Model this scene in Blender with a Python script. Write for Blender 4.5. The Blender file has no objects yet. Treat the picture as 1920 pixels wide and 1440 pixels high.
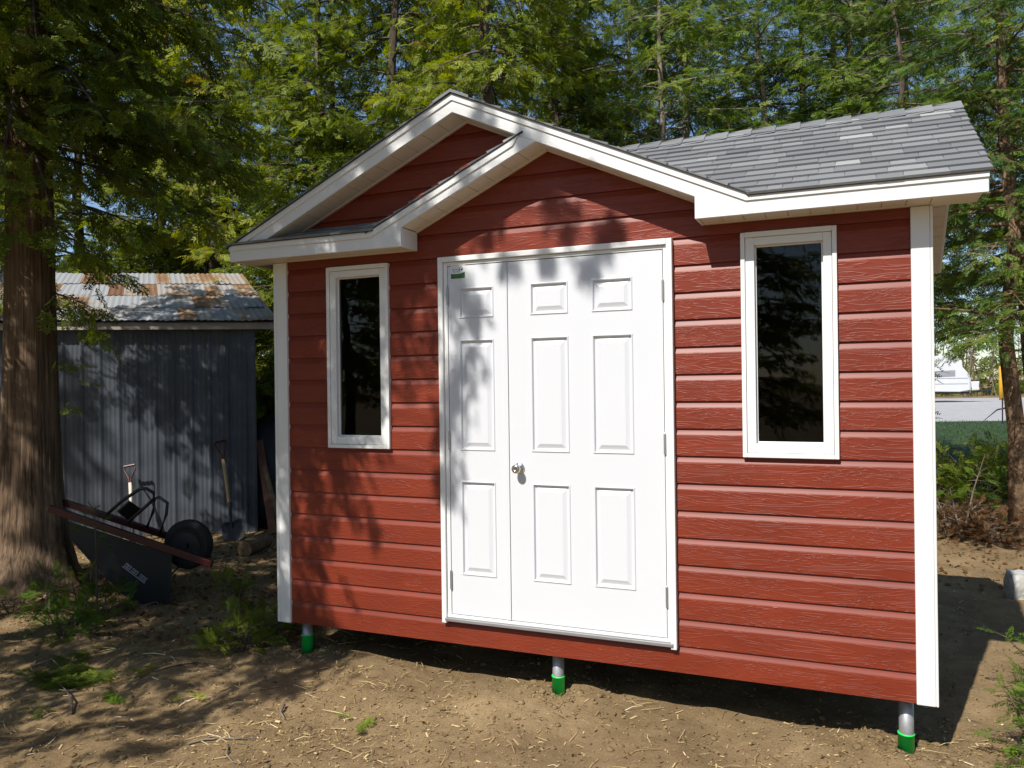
import bpy, math, random
import numpy as np
from mathutils import Matrix, Vector

random.seed(7)
SC = bpy.context.scene
COL = SC.collection

# ------------------------------------------------------------------ camera
CAM = np.array([3.3694, -4.1096, 1.6281])
_yaw, _roll, FPX = math.radians(23.0406), math.radians(-0.76), 1485.0
_f = np.array([-math.sin(_yaw), math.cos(_yaw), 0.0])
_r0 = np.array([math.cos(_yaw), math.sin(_yaw), 0.0])
_u0 = np.array([0.0, 0.0, 1.0])
RIGHT = math.cos(_roll) * _r0 + math.sin(_roll) * _u0
UP = -math.sin(_roll) * _r0 + math.cos(_roll) * _u0
cd = bpy.data.cameras.new("camera")
cam = bpy.data.objects.new("camera", cd)
COL.objects.link(cam)
cd.sensor_fit = 'HORIZONTAL'
cd.sensor_width = 36.0
cd.lens = 36.0 * FPX / 1920.0
cd.clip_start = 0.05
cd.clip_end = 2000.0
M = Matrix.Identity(4)
for i in range(3):
    M[i][0], M[i][1], M[i][2], M[i][3] = RIGHT[i], UP[i], -_f[i], CAM[i]
cam.matrix_world = M
SC.camera = cam


def at(u, v, d):
    """point seen at photo pixel (u, v), d metres in front of the camera"""
    return CAM + d * (_f + (u - 960) / FPX * RIGHT - (v - 720) / FPX * UP)


def ground_z(x, y):
    return -0.075 - 0.085 * min(1.0, max(0.0, x / 3.6))


def on_ground(u, d, z=None):
    """ground point in the direction of photo column u, d metres in front"""
    p = CAM + d * (_f + (u - 960) / FPX * _r0)
    return np.array([p[0], p[1], ground_z(p[0], p[1]) if z is None else z])


# ------------------------------------------------------------------ light
SUN_D = Vector((0.047, 0.2, -0.224)).normalized()
W = bpy.data.worlds.new("World")
SC.world = W
W.use_nodes = True
nt = W.node_tree
bg = nt.nodes['Background']
sky = nt.nodes.new('ShaderNodeTexSky')
sky.sky_type = 'NISHITA'
sky.sun_disc = False
sky.sun_elevation = math.asin(-SUN_D.z)
sky.sun_rotation = math.atan2(-SUN_D.x, -SUN_D.y)
sky.air_density = 1.0
sky.dust_density = 0.4
sky.ozone_density = 3.0
nt.links.new(sky.outputs[0], bg.inputs[0])
bg.inputs[1].default_value = 0.11
sl = bpy.data.lights.new("sun", 'SUN')
sl.energy = 5.0
sl.angle = math.radians(0.53)
sl.color = (1.0, 0.955, 0.88)
sun = bpy.data.objects.new("sun", sl)
COL.objects.link(sun)
sun.rotation_mode = 'QUATERNION'
sun.rotation_quaternion = SUN_D.to_track_quat('-Z', 'Y')
sun.location = (0, -6, 12)
SC.view_settings.view_transform = 'Standard'
SC.view_settings.look = 'None'
SC.view_settings.gamma = 1.0
SC.view_settings.exposure = 0.30
SC.cycles.use_denoising = True
SC.cycles.max_bounces = 8
SC.cycles.transparent_max_bounces = 12


# ------------------------------------------------------------------ helpers
def tag(o, label=None, cat=None, group=None, kind=None):
    if label: o['label'] = label
    if cat: o['category'] = cat
    if group: o['group'] = group
    if kind: o['kind'] = kind
    return o


def empty(name, loc=(0, 0, 0), rz=0.0):
    o = bpy.data.objects.new(name, None)
    o.empty_display_size = 0.2
    COL.objects.link(o)
    o.location = loc
    o.rotation_euler = (0, 0, rz)
    return o


class MB:
    """collects shapes; build() links them as ONE mesh object"""

    def __init__(s):
        s.v, s.f, s.t, s.m = [], [], [], []
        s.tint, s.mi = 0.5, 0

    def add(s, vs, fs):
        b = len(s.v)
        s.v += [tuple(float(c) for c in p) for p in vs]
        for f in fs:
            s.f.append(tuple(b + i for i in f))
            s.t.append(s.tint)
            s.m.append(s.mi)
        return s

    def box(s, x0, x1, y0, y1, z0, z1):
        return s.add([(x0, y0, z0), (x1, y0, z0), (x1, y1, z0), (x0, y1, z0), (x0, y0, z1), (x1, y0, z1), (x1, y1, z1), (x0, y1, z1)],
                     [(0, 3, 2, 1), (4, 5, 6, 7), (0, 1, 5, 4), (1, 2, 6, 5), (2, 3, 7, 6), (3, 0, 4, 7)])

    def prism(s, poly, axis, a, b):
        """poly is counted in the two other axes; extruded along axis from a to b"""
        def P(p, c):
            if axis == 'y': return (p[0], c, p[1])
            if axis == 'x': return (c, p[0], p[1])
            return (p[0], p[1], c)
        n = len(poly)
        vs = [P(p, a) for p in poly] + [P(p, b) for p in poly]
        fs = [tuple(range(n)), tuple(reversed(range(n, 2 * n)))]
        fs += [(i, i + n, (i + 1) % n + n, (i + 1) % n) for i in range(n)]
        return s.add(vs, fs)

    def beam(s, p, q, w, h, up=(0, 0, 1)):
        p, q, up = Vector(p), Vector(q), Vector(up)
        d = (q - p).normalized()
        sd = d.cross(up).normalized() * (w / 2)
        uu = sd.cross(d).normalized() * (h / 2)
        vs = [p - sd - uu, p + sd - uu, p + sd + uu, p - sd + uu, q - sd - uu, q + sd - uu, q + sd + uu, q - sd + uu]
        return s.add(vs, [(0, 1, 2, 3), (7, 6, 5, 4), (0, 4, 5, 1), (1, 5, 6, 2), (2, 6, 7, 3), (3, 7, 4, 0)])

    def tube(s, pts, rad, n=6, cap=True):
        pts = [Vector(p) for p in pts]
        if not hasattr(rad, '__len__'): rad = [rad] * len(pts)
        vs, fs = [], []
        ref = Vector((0.13, 0.21, 0.97)).normalized()
        for i, p in enumerate(pts):
            d = (pts[min(i + 1, len(pts) - 1)] - pts[max(i - 1, 0)]).normalized()
            a = d.cross(ref)
            if a.length < 0.05: a = d.cross(Vector((1, 0, 0)))
            a.normalize()
            b = d.cross(a)
            for k in range(n):
                t = 2 * math.pi * k / n
                vs.append(p + rad[i] * (math.cos(t) * a + math.sin(t) * b))
        for i in range(len(pts) - 1):
            for k in range(n):
                fs.append((i * n + k, i * n + (k + 1) % n, (i + 1) * n + (k + 1) % n, (i + 1) * n + k))
        if cap:
            fs.append(tuple(reversed(range(n))))
            fs.append(tuple((len(pts) - 1) * n + k for k in range(n)))
        return s.add(vs, fs)

    def lathe(s, prof, org, ax, n=24):
        """prof: (radius, distance along ax) pairs"""
        ax = Vector(ax).normalized()
        a = ax.cross(Vector((0.3, 0.1, 0.95))).normalized()
        b = ax.cross(a)
        org = Vector(org)
        vs, fs = [], []
        for r, h in prof:
            for k in range(n):
                t = 2 * math.pi * k / n
                vs.append(org + ax * h + r * (math.cos(t) * a + math.sin(t) * b))
        for i in range(len(prof) - 1):
            for k in range(n):
                fs.append((i * n + k, i * n + (k + 1) % n, (i + 1) * n + (k + 1) % n, (i + 1) * n + k))
        fs.append(tuple(reversed(range(n))))
        fs.append(tuple((len(prof) - 1) * n + k for k in range(n)))
        return s.add(vs, fs)

    def build(s, name, mats, parent=None, smooth=False, world=True):
        me = bpy.data.meshes.new(name)
        me.from_pydata(s.v, [], s.f)
        if not isinstance(mats, (list, tuple)): mats = [mats]
        for m in mats: me.materials.append(m)
        me.polygons.foreach_set('material_index', s.m)
        at_ = me.attributes.new('tint', 'FLOAT', 'FACE')
        at_.data.foreach_set('value', s.t)
        if smooth:
            me.polygons.foreach_set('use_smooth', [True] * len(s.f))
        me.update()
        return link(name, me, parent, world)


def link(name, me, parent=None, world=True):
    o = bpy.data.objects.new(name, me)
    COL.objects.link(o)
    if parent is not None:
        o.parent = parent
        if world:
            bpy.context.view_layer.update()
            o.matrix_parent_inverse = parent.matrix_world.inverted()
    return o


def np_mesh(name, V, F, tint, mats):
    """V (n,3), F (m,k) with k = 3 or 4"""
    me = bpy.data.meshes.new(name)
    V = np.ascontiguousarray(V, dtype=np.float32)
    F = np.ascontiguousarray(F, dtype=np.int32)
    m, k = F.shape
    me.vertices.add(len(V))
    me.vertices.foreach_set('co', V.ravel())
    me.loops.add(m * k)
    me.loops.foreach_set('vertex_index', F.ravel())
    me.polygons.add(m)
    me.polygons.foreach_set('loop_start', np.arange(0, m * k, k, dtype=np.int32))
    me.update(calc_edges=True)
    at_ = me.attributes.new('tint', 'FLOAT', 'FACE')
    at_.data.foreach_set('value', np.ascontiguousarray(tint, dtype=np.float32))
    if not isinstance(mats, (list, tuple)): mats = [mats]
    for q in mats: me.materials.append(q)
    return me


def bevel(o, w=0.003, seg=2):
    b = o.modifiers.new('bevel', 'BEVEL')
    b.width = w
    b.segments = seg
    b.limit_method = 'ANGLE'
    b.angle_limit = math.radians(40)
    return o


# ------------------------------------------------------------------ materials
def new_mat(name):
    m = bpy.data.materials.new(name)
    m.use_nodes = True
    n = m.node_tree
    return m, n, n.nodes['Principled BSDF']


def N(n, typ, **kw):
    o = n.nodes.new(typ)
    for k, v in kw.items():
        if k.startswith('i_'):
            key = k[2:]
            key = int(key) if key.isdigit() else key.replace('_', ' ')
            o.inputs[key].default_value = v
        else:
            setattr(o, k, v)
    return o


def ramp(n, fac, stops, interp='LINEAR'):
    r = n.nodes.new('ShaderNodeValToRGB')
    r.color_ramp.interpolation = interp
    e = r.color_ramp.elements
    e[0].position, e[0].color = stops[0][0], (*stops[0][1], 1)
    e[1].position, e[1].color = stops[-1][0], (*stops[-1][1], 1)
    for p, c in stops[1:-1]:
        q = e.new(p)
        q.color = (*c, 1)
    n.links.new(fac, r.inputs[0])
    return r.outputs[0]


def coords(n, scale=(1, 1, 1), rot=(0, 0, 0)):
    tc = n.nodes.new('ShaderNodeTexCoord')
    mp = n.nodes.new('ShaderNodeMapping')
    mp.inputs['Scale'].default_value = scale
    mp.inputs['Rotation'].default_value = rot
    n.links.new(tc.outputs['Object'], mp.inputs[0])
    return mp.outputs[0]


def noise(n, vec, scale, detail=4, rough=0.55, dist=0.0):
    q = N(n, 'ShaderNodeTexNoise')
    q.inputs['Scale'].default_value = scale
    q.inputs['Detail'].default_value = detail
    q.inputs['Roughness'].default_value = rough
    q.inputs['Distortion'].default_value = dist
    if vec is not None: n.links.new(vec, q.inputs['Vector'])
    return q.outputs['Fac']


def bump(n, bsdf, h, strength, dist):
    b = N(n, 'ShaderNodeBump')
    b.inputs['Strength'].default_value = strength
    b.inputs['Distance'].default_value = dist
    n.links.new(h, b.inputs['Height'])
    n.links.new(b.outputs[0], bsdf.inputs['Normal'])
    return b


def math_node(n, op, a, b=None, c=None):
    m = N(n, 'ShaderNodeMath', operation=op)
    for i, q in enumerate((a, b, c)):
        if q is None: continue
        if isinstance(q, (int, float)): m.inputs[i].default_value = q
        else: n.links.new(q, m.inputs[i])
    return m.outputs[0]


def plain(name, col, rough=0.5, metal=0.0, spec=0.5, vary=0.12, scale=6.0, bmp=0.0, bscale=60.0):
    """a paint, plastic or metal with slight soiling and surface unevenness"""
    m, n, b = new_mat(name)
    v = coords(n)
    f = noise(n, v, scale, 5)
    lo = tuple(c * (1 - vary) for c in col)
    hi = tuple(min(1, c * (1 + vary * 0.6)) for c in col)
    n.links.new(ramp(n, f, [(0.3, lo), (0.7, hi)]), b.inputs['Base Color'])
    b.inputs['Roughness'].default_value = rough
    b.inputs['Metallic'].default_value = metal
    b.inputs['Specular IOR Level'].default_value = spec
    if bmp:
        bump(n, b, noise(n, v, bscale, 3), bmp, 0.002)
    return m


def tinted(name, stops, rough=0.8, nscale=30.0, namt=0.35, bmp=0.4, bdist=0.004, bscale=120.0, spec=0.3, scale=(1, 1, 1)):
    """colour chosen per face by the tint attribute, mottled by fine noise"""
    m, n, b = new_mat(name)
    a = N(n, 'ShaderNodeAttribute', attribute_name='tint')
    v = coords(n, scale)
    nz = noise(n, v, nscale, 4)
    f = math_node(n, 'ADD', a.outputs['Fac'], math_node(n, 'MULTIPLY', math_node(n, 'SUBTRACT', nz, 0.5), namt))
    n.links.new(ramp(n, f, stops), b.inputs['Base Color'])
    b.inputs['Roughness'].default_value = rough
    b.inputs['Specular IOR Level'].default_value = spec
    if bmp: bump(n, b, noise(n, v, bscale, 4), bmp, bdist)
    return m


def leaf_mat(name, stops, trans=0.35, rough=0.55):
    m, n, b = new_mat(name)
    a = N(n, 'ShaderNodeAttribute', attribute_name='tint')
    oi = N(n, 'ShaderNodeObjectInfo')
    f = math_node(n, 'ADD', a.outputs['Fac'], math_node(n, 'MULTIPLY', math_node(n, 'SUBTRACT', oi.outputs['Random'], 0.5), 0.25))
    c = ramp(n, f, stops)
    n.links.new(c, b.inputs['Base Color'])
    b.inputs['Roughness'].default_value = rough
    b.inputs['Specular IOR Level'].default_value = 0.14
    tr = N(n, 'ShaderNodeBsdfTranslucent')
    hs = N(n, 'ShaderNodeHueSaturation')
    hs.inputs['Saturation'].default_value = 1.15
    hs.inputs['Value'].default_value = 1.5
    n.links.new(c, hs.inputs['Color'])
    n.links.new(hs.outputs[0], tr.inputs['Color'])
    mx = N(n, 'ShaderNodeMixShader')
    mx.inputs[0].default_value = trans
    n.links.new(b.outputs[0], mx.inputs[1])
    n.links.new(tr.outputs[0], mx.inputs[2])
    n.links.new(mx.outputs[0], n.nodes['Material Output'].inputs['Surface'])
    return m


SID0, SIDP = 0.1252, 0.1403


def siding_mat():
    """barn red semi-gloss paint on embossed wood-grain lap siding; every board has its own grain"""
    m, n, b = new_mat('red_siding')
    tc = N(n, 'ShaderNodeTexCoord')
    sx = N(n, 'ShaderNodeSeparateXYZ')
    n.links.new(tc.outputs['Object'], sx.inputs[0])
    k = math_node(n, 'FLOOR', math_node(n, 'DIVIDE', math_node(n, 'SUBTRACT', sx.outputs['Z'], SID0), SIDP))
    wn = N(n, 'ShaderNodeTexWhiteNoise', noise_dimensions='1D')
    n.links.new(k, wn.inputs['W'])
    cx = N(n, 'ShaderNodeCombineXYZ')
    n.links.new(math_node(n, 'ADD', math_node(n, 'MULTIPLY', sx.outputs['X'], 1.0), math_node(n, 'MULTIPLY', wn.outputs['Value'], 37.0)), cx.inputs[0])
    n.links.new(math_node(n, 'MULTIPLY', k, 3.7), cx.inputs[1])
    n.links.new(sx.outputs['Z'], cx.inputs[2])
    # long wandering grain rings
    mp1 = N(n, 'ShaderNodeMapping')
    mp1.inputs['Scale'].default_value = (1.2, 1, 11)
    n.links.new(cx.outputs[0], mp1.inputs[0])
    rings = noise(n, mp1.outputs[0], 1.3, 2, 0.5)
    saw = math_node(n, 'FRACT', math_node(n, 'MULTIPLY', rings, 15.0))
    ridge = math_node(n, 'POWER', math_node(n, 'ABSOLUTE', math_node(n, 'SUBTRACT', math_node(n, 'MULTIPLY', saw, 2.0), 1.0)), 5.0)
    # short rough-sawn ticks
    mp2 = N(n, 'ShaderNodeMapping')
    mp2.inputs['Scale'].default_value = (26, 1, 95)
    n.links.new(cx.outputs[0], mp2.inputs[0])
    fine = noise(n, mp2.outputs[0], 1.0, 3, 0.65)
    tick = math_node(n, 'SMOOTH_MAX', math_node(n, 'SUBTRACT', fine, 0.52), 0.0, 0.05)
    # smooth and rough patches
    mp3 = N(n, 'ShaderNodeMapping')
    mp3.inputs['Scale'].default_value = (3.0, 1, 9)
    n.links.new(cx.outputs[0], mp3.inputs[0])
    patch = noise(n, mp3.outputs[0], 1.0, 3, 0.6)
    pm = N(n, 'ShaderNodeMapRange')
    pm.inputs['From Min'].default_value = 0.44
    pm.inputs['From Max'].default_value = 0.66
    n.links.new(patch, pm.inputs['Value'])
    pinv = math_node(n, 'SUBTRACT', 1.0, pm.outputs[0])
    h = math_node(n, 'ADD', math_node(n, 'MULTIPLY', math_node(n, 'MULTIPLY', tick, pm.outputs[0]), 4.5),
                  math_node(n, 'MULTIPLY', math_node(n, 'MULTIPLY', ridge, math_node(n, 'ADD', math_node(n, 'MULTIPLY', pinv, 0.7), 0.3)), 0.42))
    # coves are planed smooth
    zf = math_node(n, 'FRACT', math_node(n, 'DIVIDE', math_node(n, 'SUBTRACT', sx.outputs['Z'], SID0), SIDP))
    cov = N(n, 'ShaderNodeMapRange')
    cov.inputs['From Min'].default_value = 0.76
    cov.inputs['From Max'].default_value = 0.72
    n.links.new(zf, cov.inputs['Value'])
    hh = math_node(n, 'MULTIPLY', h, cov.outputs[0])
    bump(n, b, hh, 0.8, 0.0030)
    col = ramp(n, noise(n, coords(n, (1, 1, 3)), 2.2, 4), [(0.3, (0.158, 0.0232, 0.0093)), (0.7, (0.204, 0.0305, 0.0122))])
    n.links.new(col, b.inputs['Base Color'])
    b.inputs['Roughness'].default_value = 0.44
    b.inputs['Specular IOR Level'].default_value = 0.37
    return m


def glass_mat():
    m, n, b = new_mat('window_glass')
    tr = N(n, 'ShaderNodeBsdfTransparent')
    tr.inputs['Color'].default_value = (0.55, 0.54, 0.52, 1)
    gl = N(n, 'ShaderNodeBsdfGlossy')
    gl.inputs['Roughness'].default_value = 0.015
    fr = N(n, 'ShaderNodeFresnel')
    fr.inputs['IOR'].default_value = 1.5
    v = coords(n)
    bm = N(n, 'ShaderNodeBump')
    bm.inputs['Strength'].default_value = 0.03
    bm.inputs['Distance'].default_value = 0.02
    n.links.new(noise(n, v, 3.0, 2), bm.inputs['Height'])
    n.links.new(bm.outputs[0], gl.inputs['Normal'])
    mx = N(n, 'ShaderNodeMixShader')
    n.links.new(math_node(n, 'MULTIPLY', fr.outputs[0], 0.75), mx.inputs[0])
    n.links.new(tr.outputs[0], mx.inputs[1])
    n.links.new(gl.outputs[0], mx.inputs[2])
    n.links.new(mx.outputs[0], n.nodes['Material Output'].inputs['Surface'])
    return m


def bark_mat(name, dark, light, zscale=1.2, xscale=14.0, bdist=0.02):
    m, n, b = new_mat(name)
    v = coords(n, (xscale, xscale, zscale))
    f = noise(n, v, 1.0, 6, 0.65, 0.6)
    f2 = noise(n, coords(n), 1.4, 3)
    mixf = math_node(n, 'ADD', math_node(n, 'MULTIPLY', f, 0.75), math_node(n, 'MULTIPLY', f2, 0.3))
    n.links.new(ramp(n, mixf, [(0.35, dark), (0.55, tuple((a + c) / 2 for a, c in zip(dark, light))), (0.72, light)]), b.inputs['Base Color'])
    b.inputs['Roughness'].default_value = 0.9
    b.inputs['Specular IOR Level'].default_value = 0.2
    bump(n, b, f, 0.9, bdist)
    return m


def ground_mat():
    m, n, b = new_mat('ground_soil')
    v = coords(n)
    big = noise(n, v, 0.9, 5, 0.6)
    mid = noise(n, v, 9.0, 5, 0.65)
    fine = noise(n, v, 120.0, 6, 0.75)
    f = math_node(n, 'ADD', math_node(n, 'ADD', math_node(n, 'MULTIPLY', big, 0.42), math_node(n, 'MULTIPLY', mid, 0.30)), math_node(n, 'MULTIPLY', fine, 0.36))
    c = ramp(n, f, [(0.30, (0.060, 0.037, 0.019)), (0.44, (0.150, 0.100, 0.051)), (0.56, (0.225, 0.156, 0.082)), (0.70, (0.335, 0.243, 0.131))])
    n.links.new(c, b.inputs['Base Color'])
    b.inputs['Roughness'].default_value = 0.95
    b.inputs['Specular IOR Level'].default_value = 0.15
    h = math_node(n, 'ADD', math_node(n, 'MULTIPLY', fine, 0.5), math_node(n, 'MULTIPLY', mid, 1.4))
    bump(n, b, h, 0.7, 0.014)
    return m


def rusty_mat():
    """old galvanised roof tin, sheet by sheet, with rust patches"""
    m, n, b = new_mat('rusty_roof_tin')
    a = N(n, 'ShaderNodeAttribute', attribute_name='tint')
    v = coords(n)
    nz = noise(n, v, 3.0, 6, 0.7)
    n2 = noise(n, v, 26.0, 4, 0.7)
    f = math_node(n, 'ADD', math_node(n, 'ADD', math_node(n, 'MULTIPLY', a.outputs['Fac'], 0.55), math_node(n, 'MULTIPLY', nz, 0.75)), math_node(n, 'MULTIPLY', n2, 0.22))
    c = ramp(n, f, [(0.60, (0.29, 0.30, 0.315)), (0.76, (0.31, 0.275, 0.23)), (0.83, (0.26, 0.155, 0.080)), (1.0, (0.16, 0.080, 0.042))])
    n.links.new(c, b.inputs['Base Color'])
    b.inputs['Roughness'].default_value = 0.6
    b.inputs['Metallic'].default_value = 0.15
    bump(n, b, n2, 0.3, 0.003)
    return m


MT = {}
MT['siding'] = siding_mat()
MT['white'] = plain('white_paint', (0.73, 0.73, 0.72), 0.35, vary=0.02, scale=2.0, bmp=0.05, bscale=30)
MT['door'] = plain('white_door_paint', (0.63, 0.643, 0.678), 0.40, vary=0.012, scale=1.2, bmp=0.04, bscale=220)
MT['soffit'] = plain('soffit_cream', (0.70, 0.66, 0.57), 0.45, vary=0.03, scale=3.0)
MT['steel'] = plain('brushed_steel', (0.62, 0.60, 0.57), 0.22, metal=1.0, vary=0.05)
MT['hinge'] = plain('zinc_hinge', (0.42, 0.42, 0.43), 0.4, metal=0.8)
MT['sill'] = plain('aluminium_threshold', (0.30, 0.30, 0.31), 0.5, metal=0.5, bmp=0.3, bscale=400)
MT['galv'] = plain('galvanised_steel', (0.40, 0.41, 0.43), 0.45, metal=0.55, vary=0.25, scale=22)
MT['green'] = plain('green_plastic', (0.014, 0.72, 0.105), 0.35, vary=0.08)
MT['shingle'] = tinted('asphalt_shingle', [(0.0, (0.085, 0.090, 0.100)), (0.5, (0.190, 0.195, 0.202)), (0.8, (0.25, 0.257, 0.26)), (1.0, (0.37, 0.385, 0.37))], 0.92, 160, 0.32, 0.5, 0.004, 240)
MT['deck'] = plain('roof_felt', (0.03, 0.03, 0.033), 0.9)
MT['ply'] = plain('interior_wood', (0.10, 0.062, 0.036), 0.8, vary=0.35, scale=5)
MT['under'] = plain('floor_timber', (0.10, 0.075, 0.05), 0.85, vary=0.3)
MT['glass'] = glass_mat()
MT['ground'] = ground_mat()
MT['cedar_bark'] = bark_mat('cedar_bark', (0.026, 0.014, 0.009), (0.29, 0.198, 0.125), 1.8, 46.0, 0.016)
MT['bark'] = bark_mat('grey_bark', (0.045, 0.032, 0.024), (0.20, 0.155, 0.12), 2.5, 12.0)
MT['spruce_bark'] = bark_mat('flaky_bark', (0.06, 0.036, 0.022), (0.36, 0.235, 0.14), 9.0, 14.0, 0.03)
MT['pale_bark'] = bark_mat('pale_bark', (0.11, 0.09, 0.07), (0.36, 0.30, 0.24), 6.0, 16.0, 0.006)
MT['cedar_leaf'] = leaf_mat('cedar_foliage', [(0.0, (0.025, 0.048, 0.010)), (0.32, (0.100, 0.140, 0.021)), (0.58, (0.190, 0.232, 0.031)), (0.88, (0.325, 0.345, 0.048)), (1.0, (0.20, 0.11, 0.035))])
MT['hemlock_leaf'] = leaf_mat('hemlock_foliage', [(0.0, (0.018, 0.045, 0.016)), (0.36, (0.084, 0.148, 0.032)), (0.62, (0.182, 0.255, 0.045)), (0.92, (0.30, 0.345, 0.065)), (1.0, (0.25, 0.28, 0.065))])
MT['bright_leaf'] = leaf_mat('fresh_cedar_sprig', [(0.0, (0.05, 0.10, 0.012)), (0.5, (0.11, 0.19, 0.02)), (1.0, (0.21, 0.30, 0.03))])
MT['dry_leaf'] = leaf_mat('dead_leaves', [(0.0, (0.06, 0.026, 0.010)), (0.5, (0.15, 0.075, 0.03)), (1.0, (0.30, 0.18, 0.085))], 0.15)
MT['chip'] = leaf_mat('wood_chips', [(0.0, (0.13, 0.080, 0.036)), (0.4, (0.36, 0.25, 0.12)), (0.75, (0.62, 0.48, 0.25)), (1.0, (0.80, 0.70, 0.50))], 0.05, 0.8)
MT['wood'] = bark_mat('weathered_wood', (0.09, 0.06, 0.035), (0.34, 0.25, 0.16), 3.0, 20.0, 0.004)

# ------------------------------------------------------------------ ground
def make_ground():
    def axis(a, b, lo, hi, step):
        xs = list(np.arange(a, b + 1e-6, step))
        s, x = step, a
        left = []
        while x > lo:
            s = min(s * 1.28, 60); x -= s; left.append(x)
        s, x = step, b
        right = []
        while x < hi:
            s = min(s * 1.28, 60); x += s; right.append(x)
        return np.array(left[::-1] + xs + right)
    xs = axis(-5.5, 5.5, -700, 700, 0.045)
    ys = axis(-2.6, 5.0, -250, 900, 0.05)
    X, Y = np.meshgrid(xs, ys)
    Z = -0.075 - 0.085 * np.clip(X / 3.6, 0, 1)
    rng = np.random.default_rng(3)
    near = np.exp(-((X - 0.5) / 6) ** 4 - ((Y - 1) / 6) ** 4)
    for k in range(46):
        wl = 0.10 + 1.5 * rng.random() ** 2
        th, ph = rng.random() * 6.283, rng.random() * 6.283
        Z += near * 0.0022 * (wl ** 0.7) * 1.9 * np.sin((X * math.cos(th) + Y * math.sin(th)) * 6.283 / wl + ph)
    Z += near * rng.normal(0, 0.0028, Z.shape)
    # loose earth thrown up where the posts were screwed in
    for px, py in ((1.84, 0.1), (3.60, 0.1), (0.11, 0.1)):
        d = np.hypot(X - px, Y - py)
        Z += 0.02 * np.exp(-((d - 0.16) / 0.07) ** 2) - 0.015 * np.exp(-(d / 0.07) ** 2)
    Z += 0.07 * np.exp(-((X + 3.0) / 0.7) ** 2 - ((Y - 0.7) / 0.7) ** 2)
    global GXS, GYS, GZ
    GXS, GYS, GZ = xs, ys, Z
    ny, nx = X.shape
    V = np.stack([X.ravel(), Y.ravel(), Z.ravel()], 1)
    i = np.arange(ny - 1)[:, None] * nx + np.arange(nx - 1)[None, :]
    F = np.stack([i, i + 1, i + 1 + nx, i + nx], -1).reshape(-1, 4)
    me = np_mesh('ground', V, F, np.full(len(F), 0.5), MT['ground'])
    me.polygons.foreach_set('use_smooth', [True] * len(F))
    o = link('ground', me)
    tag(o, kind='structure')


def gz(x, y):
    """height of the ground sheet at x, y (numbers or arrays)"""
    x, y = np.asarray(x, float), np.asarray(y, float)
    i = np.clip(np.searchsorted(GXS, x) - 1, 0, len(GXS) - 2)
    j = np.clip(np.searchsorted(GYS, y) - 1, 0, len(GYS) - 2)
    a = np.clip((x - GXS[i]) / (GXS[i + 1] - GXS[i]), 0, 1)
    b = np.clip((y - GYS[j]) / (GYS[j + 1] - GYS[j]), 0, 1)
    return (GZ[j, i] * (1 - a) * (1 - b) + GZ[j, i + 1] * a * (1 - b) + GZ[j + 1, i] * (1 - a) * b + GZ[j + 1, i + 1] * a * b)


def ground_px(u, v):
    """where the ray through photo pixel (u, v) meets the ground"""
    d = _f + (u - 960) / FPX * RIGHT - (v - 720) / FPX * UP
    z = -0.1
    for _ in range(6):
        p = CAM + d * ((z - CAM[2]) / d[2])
        z = float(gz(p[0], p[1]))
    return p


make_ground()


# ------------------------------------------------------------------ the red shed
SLOPE = 0.459
WX = 3.7185
DEEP = 1.55
OH = 0.2
shed = empty('garden_shed', (1.86, 0.8, -0.12))
tag(shed, 'barn red garden shed with white double door, two tall windows and crossed gables', 'shed')
bpy.context.view_layer.update()


def zr_big(x): return 3.134 - SLOPE * abs(x - 1.37)
def zr_small(x): return 2.910 - SLOPE * abs(1.86 - x)


WIN = [(0.3885, 0.8331), (2.8795, 3.3241)]
WZ0, WZ1 = 1.2477, 2.3654
OPEN = [(a + 0.0655, b - 0.062, 1.318, 2.299) for a, b in WIN] + [(1.205, 2.52, 0.272, 2.335)]


def siding_wall():
    mb = MB()
    prof = []
    k = 0
    while True:
        z = SID0 + SIDP * k
        if z > 3.16: break
        for dz, y in ((0.0, -0.0005), (0.0005, -0.0125), (0.103, -0.0130), (0.108, -0.0118), (0.114, -0.0092), (0.121, -0.0062), (0.129, -0.0032), (0.1398, -0.0010)):
            prof.append((z + dz, y))
        k += 1
    brk = sorted(set([o[2] for o in OPEN] + [o[3] for o in OPEN] + [2.435]))
    pts = []
    for (z0, y0), (z1, y1) in zip(prof, prof[1:]):
        pts.append((z0, y0))
        for b in brk:
            if z0 < b < z1:
                t = (b - z0) / (z1 - z0)
                pts.append((b, y0 + t * (y1 - y0)))
    for (z0, y0), (z1, y1) in zip(pts, pts[1:]):
        zm = (z0 + z1) / 2

        def rng_(z):
            if zm < 2.435: return 0.0, WX
            h = (3.155 - z) / SLOPE
            return max(0.0, 1.37 - h), min(WX, 1.37 + h)
        if zm > 3.15: break
        a0, b0 = rng_(z0)
        a1, b1 = rng_(z1)
        cuts = sorted([(o[0], o[1]) for o in OPEN if o[2] < zm < o[3]])
        segs, x0, x1 = [], a0, a1
        for c, d in cuts:
            segs.append((x0, c, x1, c))
            x0 = x1 = d
        segs.append((x0, b0, x1, b1))
        for l0, r0, l1, r1 in segs:
            mb.add([(l0, y0, z0), (r0, y0, z0), (r1, y1, z1), (l1, y1, z1)], [(0, 1, 2, 3)])
    o = mb.build('wall', MT['siding'], shed)
    return o


siding_wall()
mb = MB()
for a, b in ((0.003, 0.02), (WX - 0.02, WX - 0.003)):
    mb.box(a, b, 0.028, DEEP, SID0, 2.44)
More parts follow.
